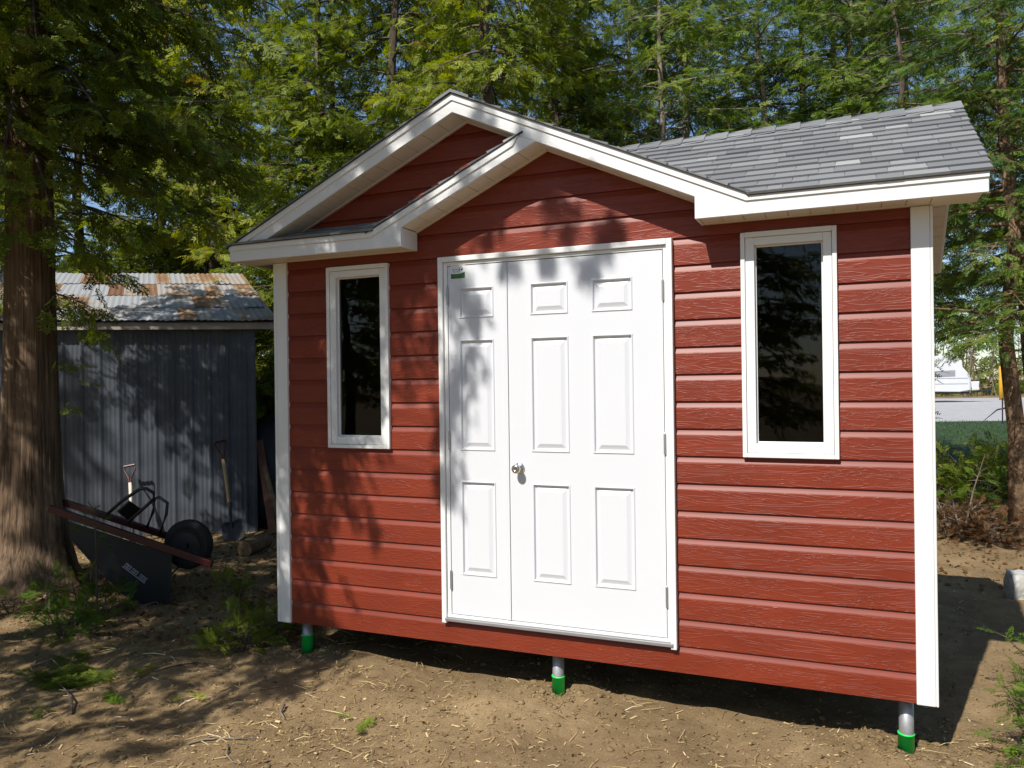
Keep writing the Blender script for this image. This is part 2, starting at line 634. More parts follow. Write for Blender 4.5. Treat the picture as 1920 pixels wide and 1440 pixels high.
# lap profile on the two ends as well
for xw, sg in ((0.0025, -1), (WX - 0.0025, 1)):
    z = SID0
    while z < 2.40:
        pp = [(0.0005, 0.0115), (0.103, 0.0120), (0.114, 0.0085), (0.129, 0.003), (0.1398, 0.0008), (0.1403, 0.0115)]
        for (d0, o0), (d1, o1) in zip(pp, pp[1:]):
            f_ = [(xw + sg * o0, 0.081, z + d0), (xw + sg * o0, DEEP, z + d0), (xw + sg * o1, DEEP, z + d1), (xw + sg * o1, 0.081, z + d1)]
            mb.add(f_, [(0, 1, 2, 3) if sg > 0 else (3, 2, 1, 0)])
        z += SIDP
mb.box(0.02, WX - 0.02, DEEP - 0.02, DEEP, SID0, 2.44)
mb.add([(WX, 0.03, 2.44), (WX, DEEP, 2.44), (WX, 0.78, 3.0)], [(0, 1, 2)])
mb.build('side_wall', MT['siding'], shed)

# inside: floor, lining, studs seen dimly through the glass
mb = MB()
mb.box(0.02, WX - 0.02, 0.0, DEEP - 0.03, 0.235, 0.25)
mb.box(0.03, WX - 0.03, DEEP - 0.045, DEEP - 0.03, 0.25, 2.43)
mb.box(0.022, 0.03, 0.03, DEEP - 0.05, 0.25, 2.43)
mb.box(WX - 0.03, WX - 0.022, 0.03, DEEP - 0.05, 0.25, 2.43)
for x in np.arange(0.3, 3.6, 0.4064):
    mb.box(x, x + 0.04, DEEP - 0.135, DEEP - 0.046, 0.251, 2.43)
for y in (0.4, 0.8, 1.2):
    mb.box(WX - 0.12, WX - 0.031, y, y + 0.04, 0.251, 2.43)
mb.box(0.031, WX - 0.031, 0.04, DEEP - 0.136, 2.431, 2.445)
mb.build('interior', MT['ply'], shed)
mb = MB()
mb.box(0.03, WX - 0.03, 0.03, DEEP - 0.03, 0.145, 0.234)
mb.box(0.01, WX - 0.01, 0.004, 0.029, 0.1255, 0.234)
mb.build('floor_frame', MT['under'], shed)

# corner boards
for x0, x1, side in ((0.0, 0.0795, -1), (3.6395, WX, 1)):
    mb = MB()
    mb.box(x0, x1, -0.030, -0.0005, 0.1248, 2.42)
    xs = (x0 - 0.022, x0 - 0.0004) if side < 0 else (x1 + 0.0004, x1 + 0.012)
    mb.box(xs[0], xs[1], -0.030, 0.08, 0.1248, 2.42)
    bevel(mb.build('corner_board', MT['white'], shed), 0.004)

# eaves and rakes
Y0, Y1 = -OH - 0.004, -OH + 0.016
mb = MB()
mb.prism([(-0.215, 2.42), (1.032, 2.42), (1.032, 2.530), (1.86, 2.910), (1.766, 2.952), (0.823, 2.519), (-0.215, 2.519)], 'y', Y0, Y1)
mb.prism([(-0.213, 2.5195), (0.03, 2.5195), (1.37, 3.134), (2.688, 2.529), (2.688, 2.42), (3.93, 2.42), (3.93, 2.515), (2.943, 2.515), (1.37, 3.237)], 'y', Y0 - 0.0005, Y1 - 0.0005)
mb.box(1.018, 1.0318, Y1 + 0.0002, -0.014, 2.42, 2.531)
mb.box(2.6882, 2.702, Y1 + 0.0002, -0.014, 2.42, 2.528)
# rear and end boards
mb.prism([(-OH + 0.02, 2.42), (-OH + 0.02, 2.52), (0.78, 3.08), (1.72, 2.43), (1.72, 2.31), (0.78, 2.98)], 'x', 3.912, 3.929)
mb.box(-0.2, 3.91, 1.705, 1.72, 2.31, 2.43)
mb.box(-0.214, -0.198, Y1 + 0.001, 1.70, 2.42, 2.512)
bevel(mb.build('fascia', MT['white'], shed), 0.0025, 1)
mb = MB()
ya, yb = Y0 - 0.008, Y0 - 0.0008
S = SLOPE
mb.prism([(-0.217, 2.486), (0.833, 2.486), (1.733, 2.9), (1.768, 2.954), (0.823, 2.521), (-0.217, 2.521)], 'y', ya, yb)
mb.prism([(-0.19, 2.5225), (-0.104, 2.5225), (1.37, 3.199), (2.93, 2.483), (3.932, 2.483), (3.932, 2.517), (2.943, 2.517), (1.37, 3.2395), (-0.2, 2.5265)], 'y', ya - 0.0005, yb - 0.0005)
bevel(mb.build('drip_edge', MT['white'], shed), 0.002, 1)

# soffits: narrow panels with a groove between each
mb = MB()
def soffit_strip(x0, x1, zf, step=0.1):
    n = max(1, round((x1 - x0) / step))
    for i in range(n):
        a = x0 + (x1 - x0) * i / n + 0.0022
        b = x0 + (x1 - x0) * (i + 1) / n - 0.0022
        za, zb = zf(a), zf(b)
        mb.add([(a, -0.184, za), (b, -0.184, zb), (b, -0.012, zb), (a, -0.012, za), (a, -0.184, za + 0.012), (b, -0.184, zb + 0.012), (b, -0.012, zb + 0.012), (a, -0.012, za + 0.012)],
               [(0, 1, 2, 3), (7, 6, 5, 4), (0, 4, 5, 1), (1, 5, 6, 2), (2, 6, 7, 3), (3, 7, 4, 0)])
    # backing behind the grooves
    za, zb = zf(x0), zf(x1)
    mb.add([(x0, -0.184, za + 0.007), (x1, -0.184, zb + 0.007), (x1, -0.012, zb + 0.007), (x0, -0.012, za + 0.007)], [(0, 1, 2, 3)])
    # channel along the wall
    mb.add([(x0, -0.034, za - 0.004), (x1, -0.034, zb - 0.004), (x1, -0.0135, zb - 0.004), (x0, -0.0135, za - 0.004), (x0, -0.034, za + 0.005), (x1, -0.034, zb + 0.005), (x1, -0.0135, zb + 0.005), (x0, -0.0135, za + 0.005)],
           [(0, 3, 2, 1), (0, 1, 5, 4), (1, 2, 6, 5), (3, 0, 4, 7)])
soffit_strip(-0.05, 1.37, zr_big)
soffit_strip(1.37, 2.688, zr_big)
soffit_strip(1.034, 1.86, zr_small)
soffit_strip(0.0, 1.017, lambda x: 2.426)
soffit_strip(2.703, 3.72, lambda x: 2.426)
for i in range(2):
    xa, xb = ((-0.197, -0.001), (3.7205, 3.911))[i]
    mb.box(xa, xb, -0.184, 0.02, 2.424, 2.434)
mb.build('soffit', MT['soffit'], shed)
mb = MB()
for i in range(14):
    a, b = i / 14, (i + 1) / 14 - 0.006
    ya_, yb_ = 0.78 + 0.925 * a, 0.78 + 0.925 * b
    za, zb = 2.985 - 0.675 * a, 2.985 - 0.675 * b
    mb.add([(3.732, ya_, za), (3.911, ya_, za), (3.911, yb_, zb), (3.732, yb_, zb), (3.732, ya_, za + .01), (3.911, ya_, za + .01), (3.911, yb_, zb + .01), (3.732, yb_, zb + .01)],
           [(0, 1, 2, 3), (7, 6, 5, 4), (0, 4, 5, 1), (1, 5, 6, 2), (2, 6, 7, 3), (3, 7, 4, 0)])
mb.build('soffit', MT['soffit'], shed)

# roofs
def clip_row(poly, v):
    """u-range of a convex polygon at height v"""
    xs = []
    for (u0, v0), (u1, v1) in zip(poly, poly[1:] + poly[:1]):
        if (v0 - v) * (v1 - v) <= 0 and v0 != v1:
            xs.append(u0 + (u1 - u0) * (v - v0) / (v1 - v0))
    return (min(xs), max(xs)) if len(xs) >= 2 else None


def shingle_plane(mb, O, U, Vd, poly, seed, expo=0.108, lift=0.0):
    """courses of separate tabs on the plane O + u*U + v*Vd (v runs up the slope)"""
    rng = random.Random(seed)
    O, U, Vd = Vector(O), Vector(U).normalized(), Vector(Vd).normalized()
    Nn = U.cross(Vd).normalized()
    if Nn.z < 0: Nn = -Nn
    vmin, vmax = min(p[1] for p in poly), max(p[1] for p in poly)
    v, row = vmin, 0
    while v < vmax - 0.01:
        v1 = min(v + expo * 1.0, vmax)
        r0, r1 = clip_row(poly, v + 0.001), clip_row(poly, max(v + 0.001, v1 - 0.002))
        if r0 and r1:
            a, b = min(r0[0], r1[0]), max(r0[1], r1[1])
            u = a - rng.random() * 0.2
            while u < b:
                w = rng.choice((0.07, 0.11, 0.14, 0.16, 0.18, 0.2, 0.24))
                ua, ub = max(u, a), min(u + w, b)
                if ub - ua > 0.01:
                    def cl(x, r): return min(max(x, r[0]), r[1])
                    th = 0.0065 + rng.random() * 0.0035
                    mb.tint = min(0.95, max(0.05, rng.gauss(0.45, 0.09))) if rng.random() > 0.11 else rng.uniform(0.68, 0.95)
                    jag = rng.uniform(-0.003, 0.003)
                    p = []
                    for (uu, vv, hh) in ((cl(ua, r0), v + jag, th + 0.004), (cl(ub, r0), v + jag, th + 0.004), (cl(ub - 0.002, r1), v1 + 0.012, 0.001), (cl(ua + 0.002, r1), v1 + 0.012, 0.001)):
                        p.append(O + U * uu + Vd * vv + Nn * (hh + lift))
                    q = [O + U * cl(ua, r0) + Vd * (v + jag) + Nn * lift, O + U * cl(ub, r0) + Vd * (v + jag) + Nn * lift]
                    mb.add(p + q, [(0, 1, 2, 3), (4, 5, 1, 0), (0, 3, 4), (1, 5, 2)])
                u += w
        v = v1
        row += 1
    # felt under the tabs
    n = len(poly)
    mb.mi = 1
    top = [O + U * a + Vd * b - Nn * 0.0005 for a, b in poly]
    bot = [p - Nn * 0.004 for p in top]
    mb.add(top + bot, [tuple(range(n)), tuple(reversed(range(n, 2 * n)))] + [(i, i + n, (i + 1) % n + n, (i + 1) % n) for i in range(n)])
    mb.mi = 0


mb = MB()
kb = math.sqrt(1 + SLOPE ** 2)
ZT = 3.241
# left slope of the cross gable: u runs along y, v up towards the ridge
Le = 1.60
shingle_plane(mb, (1.37 - Le, -0.222, ZT - SLOPE * Le), (0, 1, 0), (1, 0, SLOPE), [(0, 0), (1.95, 0), (1.95, Le * kb), (0, Le * kb)], 11)
# right slope down to the valley
shingle_plane(mb, (2.945, -0.222, ZT - SLOPE * 1.575), (0, 1, 0), (-1, 0, SLOPE), [(0, 0), (0.03, 0), (1.0, 1.26 * kb), (1.95, 1.3 * kb), (1.95, 1.575 * kb), (0, 1.575 * kb)], 12)
# main front and back slopes, ridge running along x
SM = 0.597
km = math.sqrt(1 + SM ** 2)
YR, ZR = 0.78, 3.108
run = YR + 0.222
ux = 3.945 - 1.6
shingle_plane(mb, (1.6, -0.222, ZR - SM * run), (1, 0, 0), (0, 1, SM), [(1.34, 0), (ux, 0), (ux, run * km), (0.06, run * km)], 14, 0.0885)
shingle_plane(mb, (1.6, YR + 0.955, ZR - 0.70 * 0.955), (1, 0, 0), (0, -1, 0.70), [(0.3, 0), (ux, 0), (ux, 0.955 * 1.2207), (0.06, 0.955 * 1.2207)], 15)
# pent strip at the left eave and the strip along the small rake
shingle_plane(mb, (-0.215, -0.222, 2.523), (1, 0, 0), (0, 1, 0.40), [(0, 0), (1.06, 0), (1.25, 0.228), (0, 0.228)], 16)
shingle_plane(mb, (0.80, -0.218, 2.958 - SLOPE * 0.966), (0, 1, 0), (1, 0, SLOPE), [(0, 0), (0.205, 0), (0.205, 0.99 * kb), (0, 0.99 * kb)], 17)
mb.build('roof', [MT['shingle'], MT['deck']], shed)
# ridge caps
mb = MB()
rng = random.Random(4)
x = 1.62
while x < 3.93:
    mb.tint = rng.uniform(0.3, 0.6)
    e = min(x + 0.16, 3.945)
    mb.add([(x, YR - 0.11, ZR - 0.062), (e, YR - 0.11, ZR - 0.053), (e, YR, ZR + 0.018), (x, YR, ZR + 0.009), (x, YR + 0.11, ZR - 0.062), (e, YR + 0.11, ZR - 0.053),
            (e, YR - 0.11, ZR - 0.07), (e, YR, ZR), (e, YR + 0.11, ZR - 0.07)],
           [(0, 1, 2, 3), (3, 2, 5, 4), (1, 6, 7, 2), (2, 7, 8, 5)])
    x += 0.135
mb.build('ridge_cap', MT['shingle'], shed)
mb = MB()
y = -0.226
while y < 1.7:
    mb.tint = rng.uniform(0.3, 0.6)
    e = y + 0.16
    mb.add([(1.26, y, ZT - 0.034), (1.37, y, ZT + 0.017), (1.48, y, ZT - 0.034), (1.26, e, ZT - 0.042), (1.37, e, ZT + 0.009), (1.48, e, ZT - 0.042), (1.26, y, ZT - 0.05), (1.37, y, ZT), (1.48, y, ZT - 0.05)],
           [(0, 1, 4, 3), (1, 2, 5, 4), (6, 7, 1, 0), (7, 8, 2, 1)])
    y += 0.135
mb.build('ridge_cap', MT['shingle'], shed)

# windows
for i, (a, b) in enumerate(WIN):
    mb = MB()
    yo = -0.034
    fw = 0.021
    mb.box(a, a + fw, yo, -0.001, WZ0, WZ1 - 0.001)
    mb.box(b - fw, b, yo, -0.001, WZ0, WZ1 - 0.001)
    mb.box(a + fw, b - fw, yo, -0.001, WZ1 - 0.026, WZ1)
    mb.box(a + fw, b - fw, yo, -0.001, WZ0, WZ0 + 0.022)
    pa, pb, z0, z1 = a + 0.0655, b - 0.062, 1.318, 2.299
    yi = -0.026
    fa, fb, f0, f1 = a + fw + 0.0015, b - fw - 0.0015, WZ0 + 0.0235, WZ1 - 0.0275
    mb.box(fa, pa, yi, 0.03, f0, f1)
    mb.box(pb, fb, yi, 0.03, f0, f1)
    mb.box(pa, pb, yi, 0.03, z1, f1)
    mb.box(pa, pb, yi, 0.03, f0, z0)
    # glazing bead
    g = 0.008
    mb.box(pa, pa + g, -0.004, 0.02, z0, z1)
    mb.box(pb - g, pb, -0.004, 0.02, z0, z1)
    mb.box(pa + g, pb - g, -0.004, 0.02, z1 - g, z1)
    mb.box(pa + g, pb - g, -0.004, 0.02, z0, z0 + g)
    w = bevel(mb.build('window', MT['white'], shed), 0.0025)
    mb = MB()
    mb.add([(pa + g, 0.006, z0 + g), (pb - g, 0.006, z0 + g), (pb - g, 0.006, z1 - g), (pa + g, 0.006, z1 - g)], [(0, 1, 2, 3)])
    mb.build('pane', MT['glass'], w)

# door frame and threshold
DX0, DX1, DZ0, DZ1 = 1.1794, 2.5402, 0.2498, 2.3679
mb = MB()
mb.box(DX0, DX0 + 0.030, -0.046, -0.001, DZ0, DZ1)
mb.box(DX1 - 0.030, DX1, -0.046, -0.001, DZ0, DZ1)
mb.box(DX0 + 0.030, DX1 - 0.030, -0.046, -0.001, DZ1 - 0.03, DZ1)
mb.box(DX0 + 0.031, DX0 + 0.0555, -0.030, 0.05, 0.29, DZ1 - 0.031)
mb.box(DX1 - 0.0495, DX1 - 0.031, -0.030, 0.05, 0.29, DZ1 - 0.031)
mb.box(DX0 + 0.0555, DX1 - 0.0495, -0.030, 0.05, 2.3165, DZ1 - 0.031)
mb.box(DX0 + 0.031, DX1 - 0.031, -0.036, 0.05, 0.282, 0.2985)
df = bevel(mb.build('door_frame', MT['white'], shed), 0.003)
mb = MB()
mb.box(1.203, 2.524, -0.052, -0.001, 0.262, 0.2815)
bevel(mb.build('threshold', MT['sill'], shed), 0.003)


def door_leaf(x0, x1, z0, z1, panels, y=-0.026, th=0.045):
    """moulded steel leaf with raised panels"""
    mb = MB()
    xs = sorted({x0, x1} | {p[0] for p in panels} | {p[1] for p in panels})
    zs = sorted({z0, z1} | {p[2] for p in panels} | {p[3] for p in panels})
    for xa, xb in zip(xs, xs[1:]):
        for za, zb in zip(zs, zs[1:]):
            if any(p[0] <= xa and xb <= p[1] and p[2] <= za and zb <= p[3] for p in panels): continue
            mb.add([(xa, y, za), (xb, y, za), (xb, y, zb), (xa, y, zb)], [(0, 1, 2, 3)])
    for a, b, c, d in panels:
        rings = [(0, 0), (0.004, -0.005), (0.008, -0.005), (0.013, 0.009), (0.021, 0.0105), (0.024, 0.0095), (0.046, -0.0005), (0.048, -0.0005)]
        vs = []
        for ins, dy in rings:
            vs += [(a + ins, y + dy, c + ins), (b - ins, y + dy, c + ins), (b - ins, y + dy, d - ins), (a + ins, y + dy, d - ins)]
        fs = []
        for r in range(len(rings) - 1):
            for k in range(4):
                fs.append((r * 4 + k, r * 4 + (k + 1) % 4, (r + 1) * 4 + (k + 1) % 4, (r + 1) * 4 + k))
        e = (len(rings) - 1) * 4
        fs.append((e, e + 1, e + 2, e + 3))
        mb.add(vs, fs)
    mb.add([(x0, y, z0), (x1, y, z0), (x1, y, z1), (x0, y, z1), (x0, y + th, z0), (x1, y + th, z0), (x1, y + th, z1), (x0, y + th, z1)],
           [(0, 4, 5, 1), (1, 5, 6, 2), (2, 6, 7, 3), (3, 7, 4, 0), (7, 6, 5, 4)])
    return mb


ROWS = [(2.008, 2.187), (1.249, 1.888), (0.532, 1.076)]
mb = door_leaf(1.6135, 2.487, 0.303, 2.3125, [(a, b, c, d) for a, b in ((1.748, 1.970), (2.103, 2.328)) for c, d in ROWS])
door_a = mb.build('door', MT['door'], shed)
mb = door_leaf(1.2385, 1.589, 0.303, 2.3125, [(1.307, 1.526, c, d) for c, d in ROWS])
mb.box(1.586, 1.6115, -0.034, 0.0, 0.303, 2.3123)
door_b = mb.build('door', MT['door'], shed)
tag(door_b, 'narrow fixed leaf of the double door with a small sticker at its top')
tag(door_a, 'wide leaf of the double door with a round knob')
# knob
mb = MB()
mb.lathe([(0.031, 0.0), (0.0315, 0.005), (0.026, 0.011), (0.013, 0.013), (0.0115, 0.030), (0.016, 0.036), (0.024, 0.042), (0.0262, 0.050), (0.0255, 0.057), (0.020, 0.064), (0.010, 0.067), (0.009, 0.0655), (0.002, 0.0655)], (1.672, -0.0262, 1.158), (0, -1, 0), 28)
mb.build('knob', MT['steel'], door_a, smooth=True)
for d, x, zz in ((door_b, 1.2368, (2.144, 1.303, 0.499)), (door_a, 2.4905, (2.102, 1.306, 0.514))):
    for z in zz:
        mb = MB()
        mb.lathe([(0.0062, -0.052), (0.0062, 0.052)], (x, -0.035, z), (0, 0, 1), 10)
        mb.lathe([(0.003, 0.0521), (0.0045, 0.056), (0.002, 0.060)], (x, -0.035, z), (0, 0, 1), 8)
        mb.box(x - 0.003, x + 0.003, -0.0345, -0.02, z - 0.05, z + 0.05)
        mb.build('hinge', MT['hinge'], d)
# maker's sticker on the fixed leaf: grey handwriting, house outline, green wave
mb = MB()
YS = -0.0268
mb.box(1.2575, 1.3485, YS, -0.0262, 2.238, 2.318)
stk = mb.build('sticker', plain('clear_label', (0.70, 0.72, 0.74), 0.3, vary=0.03), door_b)
mb = MB()
wv = [(1.2585, 2.240), (1.3475, 2.240), (1.3475, 2.278), (1.335, 2.272), (1.318, 2.268), (1.300, 2.2665), (1.280, 2.2668), (1.2585, 2.269)]
mb.prism(wv, 'y', YS - 0.0007, YS - 0.0001)
mb.build('green_band', plain('sticker_green', (0.035, 0.14, 0.03), 0.4, vary=0.3, scale=60), door_b)
mb = MB()
ink = []
for k in range(17):
    t = k / 16
    ink.append((1.268 + 0.047 * t, YS - 0.0006, 2.2905 + 0.0032 * math.sin(k * 2.3) + 0.003 * t))
mb.tube(ink, 0.0008, 4)
ink = [(1.278 + 0.036 * k / 12, YS - 0.0006, 2.278 + 0.0022 * math.sin(k * 2.1) + 0.003 * k / 12) for k in range(13)]
mb.tube(ink, 0.0007, 4)
mb.tube([(1.275, YS - 0.0006, 2.276), (1.272, YS - 0.0006, 2.290), (1.2685, YS - 0.0006, 2.300)], 0.0009, 4)
mb.tube([(1.314, YS - 0.0006, 2.282), (1.312, YS - 0.0006, 2.292), (1.316, YS - 0.0006, 2.302), (1.324, YS - 0.0006, 2.3085), (1.332, YS - 0.0006, 2.302), (1.337, YS - 0.0006, 2.293)], 0.0013, 5)
mb.box(1.322, 1.333, YS - 0.001, YS - 0.0002, 2.286, 2.2955)
mb.build('lettering', plain('sticker_ink', (0.05, 0.055, 0.07), 0.5), door_b)

# screw posts with green sleeves
for i, (px, py, pz) in enumerate(((0.115, 0.095, -0.075), (1.842, 0.095, -0.118), (3.602, 0.095, -0.16), (0.115, 1.42, -0.075), (1.842, 1.42, -0.118), (3.602, 1.42, -0.16))):
    mb = MB()
    mb.lathe([(0.033, pz - 0.05), (0.033, 0.118)], (px, py, 0), (0, 0, 1), 20)
    fp = mb.build('foundation_post', MT['galv'], shed, smooth=False)
    for p in fp.data.polygons: p.use_smooth = len(p.vertices) == 4
    mb = MB()
    mb.box(px - 0.075, px + 0.055, py - 0.07, py + 0.07, 0.118, 0.1248)
    mb.build('plate', MT['under'], fp)
    mb = MB()
    mb.lathe([(0.0365, pz - 0.02), (0.0365, pz + 0.095), (0.0385, pz + 0.0955), (0.0385, pz + 0.100), (0.0345, pz + 0.1005)], (px, py, 0), (0.02, -0.015, 1), 20)
    sv = mb.build('sleeve', MT['green'], fp)
    for p in sv.data.polygons: p.use_smooth = len(p.vertices) == 4


# ------------------------------------------------------------------ foliage kit
def dia(b, t, w):
    """leaf-shaped four-cornered face from b to t in the spray's plane"""
    b, t = np.array(b, float), np.array(t, float)
    d = t - b
    s = np.array([-d[1], d[0], 0]) / max(1e-6, math.hypot(d[0], d[1])) * w / 2
    m = b + d * 0.45
    return [b, m - s + np.array([0, 0, -0.01]), t, m + s + np.array([0, 0, -0.01])]


def cedar_spray(rng, fine=True):
    """flat fan of scale-leaved twiglets, 1 long"""
    q = []
    n = 7 if fine else 5
    px = [(0, 0, 0)]
    for i in range(1, n + 2):
        px.append((i / (n + 1), 0.04 * math.sin(i * 1.3), -0.10 * (i / (n + 1)) ** 2))
    for a, b in zip(px, px[1:]): q.append(dia(a, (b[0] + 0.03, b[1], b[2]), 0.05))
    for i in range(n):
        p = np.array(px[i + 1])
        for sg in (1, -1):
            L = (0.46 - 0.30 * abs(i / n - 0.25)) * rng.uniform(0.75, 1.15)
            a = sg * rng.uniform(0.65, 0.95)
            e = p + np.array([math.cos(a) * L, math.sin(a) * L, -0.10 * L + rng.uniform(-.04, .04)])
            q.append(dia(p, e, 0.075 if fine else 0.12))
            if fine:
                for t, da in ((0.38, 0.75), (0.62, -0.7)):
                    m = p + (e - p) * t
                    l2 = L * rng.uniform(0.38, 0.55)
                    q.append(dia(m, m + np.array([math.cos(a + da) * l2, math.sin(a + da) * l2, -0.05 * l2]), 0.062))
    return np.array(q)


def hemlock_spray(rng, fine=True):
    """feathery, flat two-ranked twig"""
    q = []
    n = 8 if fine else 6
    for i in range(n):
        t = (i + 0.6) / n
        p = np.array([t * 0.85, 0.03 * math.sin(i), -0.16 * t * t])
        for sg in (1, -1):
            L = (0.40 * (1 - 0.65 * t)) * rng.uniform(0.6, 1.2)
            a = sg * rng.uniform(0.8, 1.15)
            e = p + np.array([math.cos(a) * L, math.sin(a) * L, -0.16 * L])
            q.append(dia(p, e, 0.055 if fine else 0.085))
            if fine and L > 0.2:
                m = p + (e - p) * 0.45
                q.append(dia(m, m + np.array([math.cos(a - sg * 0.6) * L * .5, math.sin(a - sg * .6) * L * .5, -0.05]), 0.05))
    q.append(dia((0, 0, 0), (0.5, 0, -0.04), 0.03))
    q.append(dia((0.45, 0, -0.04), (1.0, 0.02, -0.2), 0.05))
    return np.array(q)


def cedar_near_spray(rng):
    """lacy fan for plants close to the lens"""
    q = []
    n = 9
    px = [np.array([i / (n + 1), 0.03 * math.sin(i * 1.3), -0.10 * (i / (n + 1)) ** 2]) for i in range(n + 2)]
    for a, b in zip(px, px[1:]): q.append(dia(a, b + np.array([.02, 0, 0]), 0.035))
    for i in range(n):
        p = px[i + 1]
        for sg in (1, -1):
            L = (0.50 - 0.38 * abs(i / n - 0.2)) * rng.uniform(0.75, 1.15)
            a = sg * rng.uniform(0.6, 0.85)
            e = p + np.array([math.cos(a) * L, math.sin(a) * L, rng.uniform(-.08, .02)])
            q.append(dia(p, e, 0.030))
            for t in (0.25, 0.42, 0.58, 0.74):
                for s2 in (1, -1):
                    m = p + (e - p) * t
                    l2 = L * rng.uniform(0.24, 0.36) * (1.2 - t)
                    q.append(dia(m, m + np.array([math.cos(a + s2 * .7) * l2, math.sin(a + s2 * .7) * l2, rng.uniform(-.02, .02)]), 0.030))
    return np.array(q)


_r = random.Random(21)
SPRAYS = {
    'cedar': [cedar_spray(_r) for _ in range(4)], 'cedar_far': [cedar_spray(_r, False) for _ in range(4)],
    'cedar_near': [cedar_near_spray(_r) for _ in range(4)], 'hemlock': [hemlock_spray(_r) for _ in range(4)], 'hemlock_far': [hemlock_spray(_r, False) for _ in range(4)],
}


def place_sprays(kind, P, D, Nrm, S, T, rng):
    """P,D,Nrm (n,3), S,T (n,) -> V,F,tint"""
    Vs, Ts = [], []
    pick = rng.integers(0, 4, len(P))
    D = D / np.linalg.norm(D, axis=1, keepdims=True)
    B = np.cross(Nrm, D)
    B /= np.linalg.norm(B, axis=1, keepdims=True) + 1e-9
    Nn = np.cross(D, B)
    for k in range(4):
        tmpl = SPRAYS[kind][k]
        w = np.where(pick == k)[0]
        if len(w) == 0: continue
        t = tmpl.reshape(-1, 3)
        V = P[w][:, None, :] + S[w][:, None, None] * (t[None, :, 0:1] * D[w][:, None, :] + t[None, :, 1:2] * B[w][:, None, :] + t[None, :, 2:3] * Nn[w][:, None, :])
        Vs.append(V.reshape(-1, 3))
        tt = T[w][:, None] + rng.normal(0, 0.06, (len(w), tmpl.shape[0]))
        Ts.append(tt.ravel())
    V = np.concatenate(Vs)
    F = np.arange(len(V)).reshape(-1, 4)
    return V, F, np.clip(np.concatenate(Ts), 0, 1)


class Crown:
    def __init__(s, seed, kind):
        s.rng = np.random.default_rng(seed)
        s.kind = kind
        s.P, s.D, s.N, s.S, s.T = [], [], [], [], []

    def spray(s, p, d, size, tint, nrm=None):
        r = s.rng
        if nrm is None:
            nrm = np.array([r.normal(0, 0.75), r.normal(0, 0.75), 1.0])
        s.P.append(p); s.D.append(d); s.N.append(nrm); s.S.append(size); s.T.append(tint)

    def bough(s, mb, p0, az, L, rise, droop, dens=1.0, size=0.2, bare=0.22, tb=0.5, rad=None, hang=0.25, twigs=True):
        """one limb with side twigs full of sprays; returns nothing"""
        r = s.rng
        n = 6
        pts = [np.array(p0, float)]
        d = np.array([math.cos(az), math.sin(az), 0.0])
        side = np.array([-d[1], d[0], 0.0])
        bend = r.normal(0, 0.10)
        for i in range(1, n + 1):
            t = i / n
            pts.append(np.array(p0) + d * L * t + side * L * bend * t * t + np.array([0, 0, L * (rise * t - droop * t * t + 0.10 * t ** 4)]))
        rad = rad or 0.008 + 0.009 * L
        mb.tube(pts, [rad * (1 - 0.8 * i / n) for i in range(n + 1)], 5, cap=False)
        nt_ = int(max(3, L * 8.5 * dens))
        for j in range(nt_):
            t = bare + (1 - bare) * (j + r.random()) / nt_
            k = min(n - 1, int(t * n))
            p = pts[k] + (pts[k + 1] - pts[k]) * (t * n - k)
            sg = 1 if j % 2 else -1
            ang = az + sg * r.uniform(0.5, 1.25)
            l2 = (0.18 + 0.42 * L * 0.4 * (1.1 - t)) * r.uniform(0.6, 1.3)
            td = np.array([math.cos(ang), math.sin(ang), r.normal(-hang, 0.25)])
            if twigs and l2 > 0.25: mb.tube([p, p + td * l2 * 0.5, p + td * l2 + np.array([0, 0, -0.05])], [0.006, 0.004, 0.002], 3, cap=False)
            tt = tb + r.normal(0, 0.13)
            m = max(2, int(l2 / size * 2.4))
            for q in range(m):
                f = (q + 0.7) / m
                pos = p + td * l2 * f + r.normal(0, 0.03, 3)
                dd = td + np.array([r.normal(0, 0.5), r.normal(0, 0.5), r.normal(-hang * 0.6, 0.3)])
                s.spray(pos, dd, size * r.uniform(0.7, 1.3), tt + r.normal(0, 0.07))
        for q in range(3):
            s.spray(pts[-1] - d * 0.06 * q, d + np.array([r.normal(0, .4), r.normal(0, .4), -hang]), size * r.uniform(0.8, 1.2), tb + 0.1)

    def mesh(s, name, mat):
        V, F, T = place_sprays(s.kind, np.array(s.P), np.array(s.D), np.array(s.N), np.array(s.S), np.array(s.T), s.rng)
        return np_mesh(name, V, F, T, mat)


def trunk_path(H, lean, rng, n=9):
    return [(lean[0] * (i / n) + 0.04 * rng.normal(), lean[1] * (i / n) + 0.04 * rng.normal(), H * i / n - (0.25 if i == 0 else 0)) for i in range(n + 1)]


